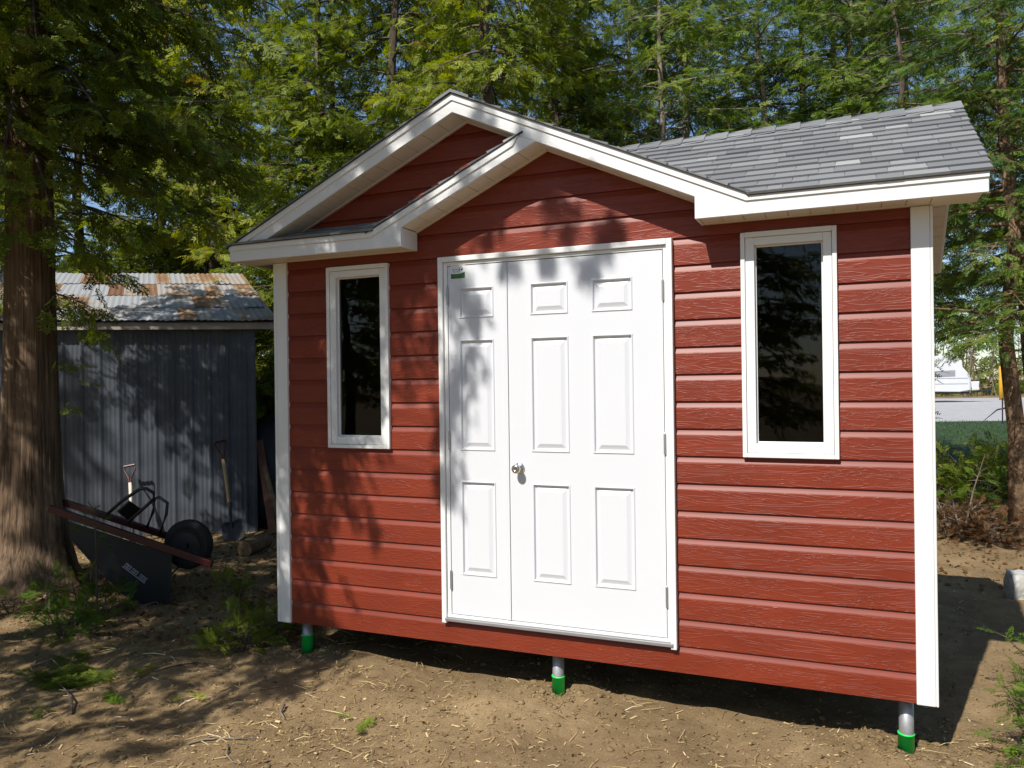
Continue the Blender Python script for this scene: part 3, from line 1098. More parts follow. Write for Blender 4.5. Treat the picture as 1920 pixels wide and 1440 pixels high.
def tree_meshes(seed, species, H, z0, R, r0, dens=1.0, size=0.22, far=False, bark='bark', bare=0.2, tb=0.48, per=0.20):
    rng = np.random.default_rng(seed)
    c = Crown(seed + 1, species + ('_far' if far else ''))
    mb = MB()
    lean = (rng.normal(0, 0.25), rng.normal(0, 0.25))
    tp = trunk_path(H, lean, rng)
    mb.tube(tp, [r0 * 1.25] + [max(0.012, r0 * (1 - 0.93 * i / 9)) for i in range(1, 10)], 10)
    z = z0
    while z < H - 0.15:
        t = (z - z0) / (H - z0)
        f = z / H * 9
        k = min(8, int(f))
        base = np.array(tp[k]) + (np.array(tp[k + 1]) - np.array(tp[k])) * (f - k)
        prof = (1 - t) ** 0.75 * (0.72 + 0.28 * min(1, t * 5))
        for j in range(rng.integers(2, 4)):
            L = max(0.3, R * prof * rng.uniform(0.55, 1.1))
            if species == 'cedar':
                c.bough(mb, base, rng.random() * 6.283, L, rng.uniform(0.0, 0.35), rng.uniform(0.25, 0.55), dens, size, bare, tb, hang=0.35)
            else:
                c.bough(mb, base, rng.random() * 6.283, L, rng.uniform(-0.05, 0.3), rng.uniform(0.15, 0.45), dens, size, bare, tb, hang=0.18)
        z += per * rng.uniform(0.6, 1.4)
    # dead lower stubs
    for k in range(int(z0 * 2.2)):
        zz = rng.uniform(0.8, max(1.0, z0))
        a = rng.random() * 6.283
        l = rng.uniform(0.2, 0.9)
        d = np.array([math.cos(a), math.sin(a), rng.uniform(-.3, .3)])
        b = np.array([0, 0, zz])
        mb.tube([b, b + d * l * .6, b + d * l + np.array([0, 0, rng.uniform(-.15, .1)])], [0.012, 0.008, 0.003], 4, cap=False)
    crown = c.mesh('crown', MT['cedar_leaf' if species == 'cedar' else 'hemlock_leaf'])
    o = mb.build('trunk', MT[bark])
    tm = o.data
    bpy.data.objects.remove(o)
    for p in tm.polygons: p.use_smooth = True
    return tm, crown


def tree(name, meshes, loc, rz, scale, label, cat='tree', group=None):
    e = empty(name, (float(loc[0]), float(loc[1]), float(loc[2])), rz)
    e.scale = (scale, scale, scale)
    tag(e, label, cat, group)
    for nm, me in zip(('trunk', 'crown'), meshes): link(nm, me, e, world=False)
    return e


CED1 = tree_meshes(101, 'cedar', 10.5, 0.8, 2.2, 0.12, size=0.17, far=True, dens=1.9, tb=0.52, per=0.15, bare=0.14)
CED2 = tree_meshes(202, 'cedar', 10.0, 1.2, 1.9, 0.10, size=0.16, far=True, dens=1.9, tb=0.60, per=0.15, bare=0.14)
HEM1 = tree_meshes(303, 'hemlock', 11.0, 1.0, 2.1, 0.10, size=0.20, far=True, dens=1.75, tb=0.50, bark='pale_bark', per=0.16, bare=0.14)
HEM2 = tree_meshes(404, 'hemlock', 10.0, 2.6, 1.9, 0.09, size=0.19, far=True, dens=1.75, tb=0.58, bark='pale_bark', per=0.16, bare=0.14)
HEM3 = tree_meshes(505, 'hemlock', 9.5, 2.9, 2.2, 0.11, size=0.20, far=True, dens=1.8, tb=0.46, bark='spruce_bark', per=0.16, bare=0.14)

ROW = 'evergreens in the dense row behind the shed'
FILL_C = 'tall evergreen lost in the dense green wall behind the sheds, its trunk hidden'
# (column in the photo, distance, mesh, scale, turn, name, own label or None)
PLANT = [
    (945, 9.6, CED1, 1.0, 0.4, 'cedar_tree', 'cedar with thick grey-brown trunk rising right behind the white gable peak'),
    (580, 11.0, CED2, 1.02, 1.9, 'cedar_tree', 'cedar with thin sunlit trunk showing above the left slope of the red shed'),
    (1283, 12.0, HEM1, 1.0, 2.2, 'hemlock_tree', 'hemlock with slim pale trunk above the left end of the grey shingle roof'),
    (1497, 12.6, HEM2, 1.12, 0.9, 'hemlock_tree', 'hemlock with slim brown trunk above the middle of the grey shingle roof'),
    (1945, 13.6, HEM3, 1.05, 4.1, 'hemlock_tree', 'hemlock with a dark trunk showing past the right tip of the shingle roof'),
    (280, 13.0, CED1, 0.96, 3.3, 'cedar_tree', None),
    (425, 12.8, CED2, 1.05, 5.0, 'cedar_tree', None),
    (740, 11.4, CED1, 1.02, 1.1, 'cedar_tree', None),
    (860, 13.2, CED2, 1.1, 2.7, 'cedar_tree', None),
    (1090, 12.4, CED1, 1.0, 5.6, 'cedar_tree', None),
    (1180, 14.5, HEM2, 1.1, 0.2, 'hemlock_tree', None),
    (1390, 14.8, HEM3, 1.08, 3.0, 'hemlock_tree', None),
    (1585, 14.0, HEM1, 1.1, 5.3, 'hemlock_tree', None),
    (1690, 13.2, HEM2, 1.12, 1.4, 'hemlock_tree', None),
    (130, 13.4, CED2, 1.15, 0.6, 'cedar_tree', None),
    (-80, 13.0, CED1, 1.0, 2.5, 'cedar_tree', None),
    (520, 14.2, HEM1, 1.05, 1.2, 'hemlock_tree', None),
    (670, 15.0, HEM3, 1.1, 4.4, 'hemlock_tree', None),
    (350, 14.8, HEM2, 1.1, 3.9, 'hemlock_tree', None),
    (1000, 15.5, HEM1, 1.08, 0.8, 'hemlock_tree', None),
    (2060, 11.0, HEM3, 1.0, 3.6, 'hemlock_tree', None),
    (1235, 11.6, HEM2, 1.0, 2.0, 'hemlock_tree', None),
    (1430, 12.0, HEM1, 0.98, 4.0, 'hemlock_tree', None),
    (1590, 11.6, HEM2, 1.05, 0.3, 'hemlock_tree', None),
    (1130, 13.8, CED2, 1.1, 3.4, 'cedar_tree', None),
]
for u, d, me, sc, rz, nm, lab in PLANT:
    p = on_ground(u, d)
    tree(nm, me, p, rz, sc, lab or FILL_C, 'tree', None if lab else ROW)


# ------------------------------------------------------------------ the big cedar beside the metal shed
def big_trunk(base, rad, H, seed, nt=84, nz=150):
    """fluted cedar trunk with a flaring foot and stringy bark; rad: (z, radius) pairs"""
    rng = np.random.default_rng(seed)
    zs = np.linspace(0, 1, nz) ** 1.35 * (H + 0.3) - 0.3
    th = np.linspace(0, 2 * np.pi, nt, endpoint=False)
    T, Z = np.meshgrid(th, zs)
    R = np.interp(Z, [a for a, b in rad], [b for a, b in rad])
    foot = np.exp(-np.clip(Z, 0, None) / 0.42)
    R = R * (1 + foot * (0.10 * np.sin(5 * T + 1.1) + 0.08 * np.sin(3 * T + 2.3) + 0.05 * np.sin(9 * T)))
    R *= 1 + 0.03 * np.sin(3 * T + 0.9 * Z) + 0.02 * np.sin(7 * T - 0.6 * Z + 1)
    for k in range(26):
        m = rng.integers(12, 40)
        R += 0.0016 * np.sin(m * T + rng.normal(0, 1.3) * Z + rng.random() * 6.28) * (0.5 + 0.5 * np.sin(Z * rng.uniform(0.6, 4) + rng.random() * 6.28))
    R += rng.normal(0, 0.0012, R.shape)
    lean = 0.012
    V = np.stack([base[0] + lean * Z + R * np.cos(T), base[1] + R * np.sin(T), base[2] + Z], -1).reshape(-1, 3)
    i = np.arange(nz - 1)[:, None] * nt
    j = np.arange(nt)[None, :]
    F = np.stack([i + j, i + (j + 1) % nt, i + nt + (j + 1) % nt, i + nt + j], -1).reshape(-1, 4)
    return V, F


cb = on_ground(55, 6.7)
cb[2] = float(gz(cb[0], cb[1])) - 0.06
cedar = empty('cedar_tree', cb)
tag(cedar, 'old cedar with thick flaring shaggy trunk standing in front of the metal shed', 'tree')
RAD = [(-0.3, 0.56), (0.0, 0.46), (0.18, 0.36), (0.45, 0.285), (0.9, 0.235), (1.4, 0.214), (2.2, 0.192), (3.3, 0.172), (5, 0.15), (8, 0.09), (10, 0.03)]
V, F = big_trunk((0, 0, 0), RAD, 10.0, 5)
tm = np_mesh('trunk', V, F, np.full(len(F), 0.5), MT['cedar_bark'])
tm.polygons.foreach_set('use_smooth', [True] * len(F))
trunk_o = link('trunk', tm, cedar, world=False)
lb = MB()
cr = Crown(77, 'cedar')
rng = np.random.default_rng(31)
z = 3.75
while z < 9.6:
    t = (z - 2.9) / 7.0
    for j in range(2 + (rng.random() < 0.5)):
        L = max(0.4, 2.5 * (1 - t) ** 0.6 * rng.uniform(0.6, 1.1))
        cr.bough(lb, (0.012 * z, 0, z), rng.random() * 6.283, L, rng.uniform(0.0, 0.35), rng.uniform(0.3, 0.6), 1.7, 0.19, 0.12, 0.55, hang=0.45)
    z += 0.125
# low boughs reaching right, over the tin roof, and towards the viewer
for zz, az, L, rise, droop in ((2.9, 0.45, 0.75, 0.1, 0.5), (3.1, -0.2, 0.9, 0.15, 0.6), (3.3, 0.6, 1.0, 0.15, 0.5), (2.55, 0.5, 0.55, 0.0, 0.4), (3.4, -0.9, 1.2, 0.15, 0.85), (3.7, -0.6, 1.4, 0.15, 0.9),
                               (3.5, -1.4, 1.2, 0.15, 0.85), (3.0, 2.6, 1.0, 0.1, 0.6), (2.45, 0.25, 0.5, 0.0, 0.6), (4.1, -0.75, 1.6, 0.2, 0.9), (4.4, -0.4, 1.6, 0.2, 0.8), (4.5, -1.1, 1.5, 0.2, 0.9), (3.9, -1.8, 1.4, 0.2, 0.8),
                               (4.9, -0.6, 1.7, 0.2, 0.8), (5.2, -0.9, 1.6, 0.2, 0.8), (3.6, 0.1, 1.3, 0.2, 0.6), (4.0, 0.5, 1.7, 0.2, 0.5)):
    cr.bough(lb, (0.03, 0, zz), az, L, rise, droop, 1.25, 0.17, 0.25, 0.58, hang=0.5)
# small tufts low on the bark
for zz in (1.93, 1.55):
    cr.bough(lb, (0.2, 0.09, zz), 0.1, 0.2, 0.1, 0.3, 1.6, 0.10, 0.4, 0.6, rad=0.004)
lo = lb.build('limb', MT['bark'], cedar, world=False)
link('crown', cr.mesh('crown', MT['cedar_leaf']), cedar, world=False)
# sawn-off limb and two dead twigs
mb = MB()
p0 = Vector((-0.10, -0.17, 2.86))
dr = Vector((-0.42, -0.9, 0.1)).normalized()
mb.tube([p0 - dr * 0.05, p0 + dr * 0.06, p0 + dr * 0.12], [0.085, 0.066, 0.062], 14, cap=False)
mb.mi = 1
a = dr.cross(Vector((0, 0, 1))).normalized(); b_ = dr.cross(a)
c0 = p0 + dr * 0.119
mb.add([c0 + 0.061 * (math.cos(t) * a + math.sin(t) * b_) for t in np.linspace(0, 6.283, 15)[:-1]], [tuple(range(14))])
mb.build('sawn_limb', [MT['cedar_bark'], plain('fresh_cut_wood', (0.42, 0.20, 0.06), 0.8, vary=0.25, scale=40)], cedar, world=False)
mb = MB()
mb.tube([(-0.05, -0.2, 2.98), (0.02, -0.27, 2.86), (0.10, -0.3, 2.82), (0.17, -0.31, 2.80)], [0.007, 0.006, 0.005, 0.003], 5)
mb.build('dead_twig', MT['pale_bark'], cedar, world=False)

# ------------------------------------------------------------------ trees outside the frame: their shade falls into it
# (height, heading, length, density) of its longer limbs on the shed's side
SHADE_BOUGHS = ((7.5, 0.10, 3.3, 0.45), (7.8, 0.36, 3.6, 0.40), (7.1, -0.1, 2.9, 1.09), (7.0, 0.3, 3.3, 0.76), (6.7, 0.05, 2.8, 1.43), (6.5, 0.42, 3.2, 1.01), (6.4, -0.25, 2.5, 1.60), (6.1, 0.15, 2.8, 2.85),
                (5.9, 0.6, 3.0, 1.65), (5.8, -0.1, 2.5, 3.80), (5.5, 0.32, 2.8, 3.40), (5.2, 0.0, 2.4, 3.60), (5.0, 0.5, 2.8, 2.20), (4.7, 0.2, 2.4, 3.20), (4.4, -0.1, 2.2, 3.00), (4.1, 0.4, 2.4, 2.40), (6.2, 0.0, 3.1, 1.65), (5.3, 0.2, 3.0, 2.00),
                (6.1, 0.0, 3.1, 0.6), (8.2, 0.15, 3.6, 0.42), (7.3, -0.05, 3.2, 0.67), (8.5, 0.4, 3.8, 0.34), (8.0, -0.1, 2.8, 0.84), (4.6, 0.4, 3.0, 2.40), (3.9, 0.1, 2.4, 2.40))
st = empty('cedar_tree', (-2.75, -3.30, -0.08))
tag(st, 'cedar outside the picture whose shadow dapples the left side of the red shed', 'tree')
mb = MB()
cr = Crown(91, 'cedar_far')
rng = np.random.default_rng(14)
tp = trunk_path(10.5, (0.2, 0.1), rng)
mb.tube(tp, [0.2] + [max(0.015, 0.17 * (1 - 0.92 * i / 9)) for i in range(1, 10)], 12)
z = 3.4
while z < 9.6:
    t = (z - 2.6) / 7.2
    for j in range(2):
        L = max(0.4, 2.5 * (1 - t ** 1.6) * rng.uniform(0.55, 1.08))
        cr.bough(mb, (0.02 * z, 0.01 * z, z), rng.random() * 6.283, L, rng.uniform(0.0, 0.3), rng.uniform(0.25, 0.5), 1.6 if z < 6.2 else 0.8, 0.22, 0.15, 0.5, hang=0.55)
    z += 0.24
for zz, az, L, dn in SHADE_BOUGHS:
    cr.bough(mb, (0.1, 0.05, zz), az, L, 0.22, 0.42, dn, 0.20, 0.18, 0.5, hang=0.75)
# tips that hang where the photograph shows their shadows: (x, y, z of the shaded spot, spread)
SPOTS = [(1.35, 0, 1.72, .085), (1.27, 0, 1.58, .05), (1.29, 0, 2.24, .06), (1.42, 0, 2.06, .04), (1.63, 0, 2.31, .028), (2.10, 0, 2.24, .032), (2.17, 0, 2.37, .025), (1.86, 0, 2.33, .02), (1.21, 0, 1.38, .07), (1.22, 0, 1.05, .06),
         (1.98, 0, 2.55, .06), (2.22, 0, 2.48, .05), (0.35, -.2, 2.75, .10), (0.62, -.2, 2.88, .08), (0.9, -.2, 3.02, .09), (1.18, -.2, 3.12, .06), (1.55, -.2, 3.1, .05), (1.8, -.2, 2.95, .06), (1.2, -.2, 2.62, .07), (1.45, -.2, 2.76, .06), (0.7, -.2, 2.47, .09), (0.2, -.2, 2.47, .08), (0.95, -.2, 2.48, .06),
         (0.08, 0.1, 0.0, .24), (0.2, 0.0, -.06, .2), (0.4, -.1, -.08, .16), (-0.2, -1.35, -.08, .17), (-0.65, -1.15, -.08, .2), (-1.0, -.85, -.08, .2), (0.12, -1.0, -.08, .15), (-.3, -.6, -.08, .2), (0.35, -.5, -.08, .15), (-1.5, -.6, -.08, .2), (-.85, -.3, -.08, .2),
         (0.25, -1.35, -.08, .10), (-1.6, 0.3, 0.2, .3), (-1.9, 0.7, 0.4, .3), (-2.2, 0.5, 0.5, .3), (-1.3, 0.6, 0.1, .25), (-.7, .5, .0, .25)]
for (x, y, zz, sp) in SPOTS:
    k = 3.3 + y + rng.uniform(-.25, .25)
    c = np.array([x - 0.235 * k + 2.75, y - k + 3.30, zz + 1.12 * k + 0.08])
    zl = min(9.0, max(2.4, c[2] + 0.35 * rng.random()))
    a0 = np.array([0.02 * zl, 0.01 * zl, zl])
    m1 = a0 + (c - a0) * 0.5 + np.array([0, 0, 0.18])
    mb.tube([a0, m1, a0 + (c - a0) * 0.8 + np.array([0, 0, .1]), c], [0.014, 0.008, 0.005, 0.003], 4, cap=False)
    for q in range(int(16 + (330 if sp < .15 else 620) * sp)):
        o_ = rng.normal(0, 1, 3) * np.array([sp * .55, sp * .5, sp * 0.95])
        cr.spray(c + o_, np.array([rng.normal(0, .5), rng.normal(0, .5), -1.0]), 0.115, 0.5)
o = mb.build('trunk', MT['bark'], st, world=False)
link('crown', cr.mesh('crown', MT['cedar_leaf']), st, world=False)

for (x, y, me, sc, rz, nm, lab) in ((1.2, -15.5, CED1, 1.15, 0.3, 'cedar_tree', 'cedar behind the viewer, mirrored dark in the right window of the red shed'),
                                (4.4, -16.5, HEM3, 1.25, 2.3, 'hemlock_tree', 'hemlock behind the viewer, mirrored at the top of the right window'),
                                (-8.8, -13.5, CED2, 1.25, 4.0, 'cedar_tree', 'cedar behind the viewer, mirrored dark in the left window of the red shed')):
    tree(nm, me, (x, y, -0.1), rz, sc, lab)
# the rest of the clearing's edge: never in view, but it hems in the sky that lights the shade
for (x, y, me, sc, rz, nm) in ((-3.5, -15.5, CED1, 1.2, 1.0, 'cedar_tree'), (8.5, -14.5, CED1, 1.2, 2.0, 'cedar_tree'), (12.0, -11.0, HEM1, 1.2, 3.0, 'hemlock_tree'), (14.0, -6.0, CED2, 1.25, 4.0, 'cedar_tree'),
                           (14.5, -1.0, HEM1, 1.2, 5.0, 'hemlock_tree'), (-11.0, -8.5, CED1, 1.2, 0.5, 'cedar_tree'), (-11.5, -3.5, HEM1, 1.2, 1.5, 'hemlock_tree'), (-10.5, 1.0, CED2, 1.25, 2.5, 'cedar_tree'),
                           (-7.0, -5.0, CED1, 1.0, 2.9, 'cedar_tree'), (-8.0, -0.8, CED2, 1.1, 0.9, 'cedar_tree')):
    tree(nm, me, (x, y, -0.1), rz, sc, 'evergreen standing around the clearing outside the picture, seen only by its shade', 'tree', 'evergreens around the clearing behind the viewer')

# ------------------------------------------------------------------ old metal shed
metal = empty('metal_shed', on_ground(300, 9.3))
tag(metal, 'old grey corrugated metal shed with rusty tin roof, standing in tree shade', 'shed')
bpy.context.view_layer.update()
PR, PL = on_ground(480, 9.27), on_ground(-170, 8.80)
PR[2] = PL[2] = -0.12
E1 = PR - PL
LW = np.linalg.norm(E1)
E1 /= LW
NN = np.array([-E1[1], E1[0], 0.0])
if NN @ _f < 0: NN = -NN
EAVE0 = 2.31
# wall: ribs every 0.2 m, shallow waves between
xs = np.arange(0, LW + 1e-6, 0.0125)
cyc = (xs / 0.2) % 1.0
prof = 0.003 * np.cos(xs / 0.05 * 2 * np.pi) + np.where(cyc < 0.14, 0.02, 0.0)
rng = np.random.default_rng(8)
zs = np.array([-0.12, 0.4, 1.0, 1.6, 2.0, EAVE0])
V = []
for zz in zs:
    wob = 0.004 * np.sin(xs * 3 + zz * 4)
    V.append(PL[None] + xs[:, None] * E1[None] - (prof + wob)[:, None] * NN[None] + np.array([0, 0, zz + 0.12])[None])
V = np.array(V)
nzz, nx = V.shape[:2]
i = np.arange(nzz - 1)[:, None] * nx + np.arange(nx - 1)[None]
F = np.stack([i, i + 1, i + 1 + nx, i + nx], -1).reshape(-1, 4)
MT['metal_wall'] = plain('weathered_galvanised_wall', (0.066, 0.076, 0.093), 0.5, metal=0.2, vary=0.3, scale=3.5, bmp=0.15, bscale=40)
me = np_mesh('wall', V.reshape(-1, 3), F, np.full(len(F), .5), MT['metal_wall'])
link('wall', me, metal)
# roof outline read off as real points: eave and ridge
def onwall(u, off, z):
    """point at column u, off metres behind the wall plane, height z"""
    d0 = _f + (u - 960) / FPX * _r0
    t = ((PL + NN * off - CAM) @ NN) / (d0 @ NN)
    p = CAM + d0 * t
    return np.array([p[0], p[1], z])
EV1, EV0 = onwall(523, -0.14, 2.40), onwall(-190, -0.14, 2.40)
RD1, RD0 = onwall(456, 1.05, 3.10), onwall(-60, 1.05, 3.10)
BK = (RD1 - EV1) * np.array([2, 2, 0])
nu = 300
mb_v, mb_f, tints = [], [], []
us = np.linspace(0, 1, nu)
LEN = np.linalg.norm(EV1 - EV0)
rows = 4
sheet_t = rng.random((rows, 64))
upn = np.array([0, 0, 1.0])
for r in range(rows):
    ta, tb_ = r / rows, (r + 1.12) / rows
    for q, t in enumerate((ta, tb_)):
        a = EV0 + (EV1 - EV0) * us[:, None]
        b = RD0 + (RD1 - RD0) * us[:, None]
        p = a + (b - a) * min(t, 1.0)
        p[:, 2] += 0.0045 * np.cos(us * LEN / 0.075 * 2 * np.pi) + (0.006 if q == 0 else -0.004) + rng.normal(0, 0.002, nu) + 0.012 * rng.random(64)[np.minimum(63, (us * LEN / 0.21).astype(int))]
        if q == 0:
            p += (a - b) / np.linalg.norm(a - b, axis=1, keepdims=True) * 0.02 * rng.random(64)[np.minimum(63, (us * LEN / 0.21).astype(int))][:, None]
        mb_v.append(p)
    base = r * 2 * nu
    for k in range(nu - 1):
        mb_f.append((base + k, base + k + 1, base + nu + k + 1, base + nu + k))
        cx = min(63, int(us[k] * LEN / 0.21))
        tints.append(sheet_t[r, cx] * (1.0 if us[k] < 0.72 else 0.75))
me = np_mesh('roof', np.concatenate(mb_v), np.array(mb_f), np.array(tints), rusty_mat())
link('roof', me, metal)
mb = MB()
mb.add([EV0, EV1, RD1, RD0, EV0 + BK, EV1 + BK], [])
off = np.array([0, 0, -0.02])
q = [EV0 + off, EV1 + off, RD1 + off, RD0 + off, EV1 + BK + off, EV0 + BK + off]
mb2 = MB()
mb2.add(q, [(0, 1, 2, 3), (3, 2, 4, 5)])
mb2.build('back_roof', MT['metal_wall'], metal)
mb = MB()
d = Vector(E1)
a, b = Vector(onwall(-190, -0.10, 2.345)), Vector(onwall(521, -0.10, 2.345))
mb.beam(a, b, 0.025, 0.085)
mb.build('fascia', plain('faded_fascia_board', (0.34, 0.30, 0.26), 0.7, vary=0.2, scale=8), metal)
mb = MB()
pr = PR - NN * 0.018
side = (RD1 - EV1) * np.array([1, 1, 0]) / np.linalg.norm((RD1 - EV1)[:2])
P4 = [PR, PR + side * 1.9]
mb.add([P4[0], P4[1], P4[1] + [0, 0, 2.42], P4[0] + [0, 0, 2.42]], [(0, 1, 2, 3)])
mb.build('side_wall', MT['metal_wall'], metal)

# ------------------------------------------------------------------ tools and wheelbarrow
MT['red'] = plain('red_enamel', (0.05, 0.0045, 0.005), 0.4, vary=0.2)
MT['ash'] = plain('ash_handle', (0.50, 0.34, 0.17), 0.55, vary=0.15, scale=20)
MT['black'] = plain('black_steel', (0.018, 0.018, 0.022), 0.5, vary=0.3)
MT['tray'] = plain('black_tray', (0.005, 0.0055, 0.008), 0.6, vary=0.25, scale=5)
MT['rubber'] = plain('rubber_tyre', (0.012, 0.012, 0.013), 0.75, vary=0.3)


def shovel(label, top, mid, low, tip, d0, d1, shaft_mat, wide):
    """top: grip bar, mid: foot of the Y, low: end of the wood, tip: edge of the blade (photo pixels)"""
    P = lambda uv, d: Vector(at(uv[0], uv[1], d))
    lerp = lambda v: d0 + (d1 - d0) * (v - top[1]) / (tip[1] - top[1])
    e = empty('shovel', P(tip, d1))
    tag(e, label, 'shovel')
    bpy.context.view_layer.update()
    T, Mi, Lo, Ti = (P(q, lerp(q[1])) for q in (top, mid, low, tip))
    ax = (Ti - T).normalized()
    sd = Vector(RIGHT) - ax * ax.dot(Vector(RIGHT))
    sd.normalize()
    mb = MB()
    h = 0.062
    mb.tube([T - sd * h, T + sd * h], 0.014, 10)
    for s in (-1, 1):
        mb.tube([T + sd * h * s, T + sd * h * s * 0.96 + ax * 0.045, Mi + sd * 0.012 * s - ax * 0.03, Mi + sd * 0.008 * s + ax * 0.05], [0.009, 0.009, 0.011, 0.012], 8)
    mb.build('grip', MT['red'], e)
    mb = MB()
    mb.tube([Mi + ax * 0.02, Mi + (Lo - Mi) * 0.5, Lo], [0.019, 0.0185, 0.018], 12)
    mb.build('shaft', shaft_mat, e, smooth=True)
    mb = MB()
    bl = 0.245
    B0 = Ti - ax * bl
    mb.tube([Lo - ax * 0.01, Lo + (B0 - Lo) * 0.6, B0 + ax * 0.06], [0.021, 0.016, 0.010], 10)
    nn = ax.cross(sd).normalized()
    if nn.dot(Vector(_f)) > 0: nn = -nn
    vs, nu_, nv_ = [], 9, 7
    for j in range(nv_):
        t = j / (nv_ - 1)
        w = wide * (1.0 if t < 0.75 else 1.0 - 0.35 * ((t - 0.75) / 0.25) ** 2)
        for i in range(nu_):
            s = -1 + 2 * i / (nu_ - 1)
            vs.append(B0 + ax * bl * t + sd * w * s - nn * (0.02 * (1 - s * s) * (1 - t * 0.6)) + ax * (-0.03 * s * s if t > .9 else 0))
    fs = [(j * nu_ + i, j * nu_ + i + 1, (j + 1) * nu_ + i + 1, (j + 1) * nu_ + i) for j in range(nv_ - 1) for i in range(nu_ - 1)]
    mb.add(vs, fs)
    for s in (-1, 1):
        mb.beam(B0 + sd * wide * s * 0.25, B0 + sd * wide * s, 0.02, 0.006, nn)
    mb.build('blade', MT['black'], e, smooth=False)
    return e


shovel('shovel with honey coloured shaft leaning on the metal wall nearest the red shed', (413, 828), (418, 858), (430, 944), (439, 1019), 9.12, 8.82, MT['ash'], 0.115)
shovel('shovel with whitish shaft and red grip standing behind the upturned wheelbarrow', (243, 873), (244, 902), (247, 975), (252, 1052), 8.95, 8.62, plain('pale_handle', (0.62, 0.56, 0.46), 0.55, vary=0.1), 0.11)

WB = 6.2
def wp(u, v, dd=0.0): return Vector(at(u, v, WB + dd))
wb = empty('wheelbarrow', (wp(290, 1085)))
tag(wb, 'upturned black wheelbarrow with dark red handles propped against the cedar trunk', 'wheelbarrow')
bpy.context.view_layer.update()
for dd, a, b in ((-0.02, (92, 953), (398, 1058)), (0.52, (108, 938), (345, 1015))):
    mb = MB()
    mb.beam(wp(*a, dd), wp(*b, dd), 0.038, 0.055, UP)
    bevel(mb.build('handle', MT['red'], wb), 0.005)
# tray: a shell, open side down
front = [(128, 978), (322, 1040), (317, 1146), (286, 1152), (196, 1078), (134, 1008)]
back = [(150, 975), (312, 1027), (312, 1118), (282, 1128), (205, 1068), (152, 1004)]
def tray_shell():
    mb = MB()
    f = [wp(u, v, 0.03) for u, v in front]
    fo = [wp(u, v, -0.03) for u, v in front[3:]]
    bk = [wp(u, v, 0.50) for u, v in front]
    n = len(f)
    vs = f + bk
    fs = [tuple(range(n)), tuple(range(2 * n - 1, n - 1, -1))]
    fs += [(0, n, n + 1, 1), (1, n + 1, n + 2, 2), (5, 2 * n - 1, n, 0)]
    mb.add(vs, fs)
    # rolled rim
    ring = f[2:] + bk[2:][::-1]
    mb.tube(ring + [ring[0]], 0.014, 7)
    return mb
tr = tray_shell().build('tray', MT['tray'], wb)
sol = tr.modifiers.new('thickness', 'SOLIDIFY'); sol.thickness = 0.006
bevel(tr, 0.01, 2)
# two blocks of worn pale lettering underlined on the tray side
mb = MB()
o_, ex, ey = wp(229, 1062, 0.022), (wp(271, 1094, 0.022) - wp(229, 1062, 0.022)), (wp(236, 1054, 0.022) - wp(229, 1062, 0.022))
rr = random.Random(3)
def quad(x0, x1, y0, y1):
    mb.add([o_ + ex * x0 + ey * y0, o_ + ex * x1 + ey * y0, o_ + ex * x1 + ey * y1, o_ + ex * x0 + ey * y1], [(0, 1, 2, 3)])
quad(0.0, 1.0, -0.05, 0.12)
for x0, x1, nl in ((0.04, 0.30, 4), (0.34, 0.60, 4), (0.68, 1.0, 5)):
    w = (x1 - x0) / nl
    for k in range(nl):
        xa = x0 + k * w
        quad(xa, xa + w * 0.28, 0.25, 1.0)
        quad(xa + w * .29, xa + w * 0.8, 0.25, 0.42)
        quad(xa + w * .29, xa + w * 0.8, 0.82, 1.0)
        if k % 2: quad(xa + w * 0.55, xa + w * 0.8, 0.43, 0.81)
mb.build('lettering', plain('worn_print', (0.30, 0.31, 0.36), 0.6), wb)
# wheel
wc = wp(354, 1020, 0.22)
wh = MB()
R0 = 0.197
wh.lathe([(R0 - 0.075, -0.042), (R0 - 0.045, -0.05), (R0 - 0.018, -0.046), (R0, -0.025), (R0 + 0.001, 0.0), (R0, 0.025), (R0 - 0.018, 0.046), (R0 - 0.045, 0.05), (R0 - 0.075, 0.042)], wc, _f + 0.1 * RIGHT, 36)
wheel = wh.build('wheel', MT['rubber'], wb)
mb = MB()
mb.lathe([(0.02, -0.07), (0.022, -0.045), (0.10, -0.043), (0.122, -0.047), (0.122, 0.047), (0.10, 0.043), (0.022, 0.045), (0.02, 0.07)], wc, _f + 0.1 * RIGHT, 28)
mb.build('rim', MT['black'], wheel)
for pts, dd in (([(201, 964), (228, 940), (262, 917), (274, 916), (288, 924), (289, 935), (275, 948), (240, 979)], 0.06), ([(275, 990), (287, 960), (290, 935), (298, 932), (314, 943), (312, 964), (299, 1003)], 0.42)):
    mb = MB()
    n = len(pts)
    mb.tube([wp(u, v, dd + 0.04 * math.sin(3.1 * k / (n - 1))) for k, (u, v) in enumerate(pts)], 0.0135, 8)
    mb.build('leg', MT['black'], wb, smooth=True)
mb = MB()
a, b, c, d_ = wp(219, 958, 0.08), wp(242, 938, 0.08), wp(266, 955, 0.40), wp(243, 977, 0.40)
mb.add([a, b, c, d_], [(0, 1, 2, 3)])
br = mb.build('brace', MT['black'], wb)
s_ = br.modifiers.new('thickness', 'SOLIDIFY'); s_.thickness = 0.012
mb = MB()
mb.tube([wp(316, 1082, 0.1), wp(336, 1062, 0.2)], 0.007, 6)
mb.build('rod', MT['black'], wb)

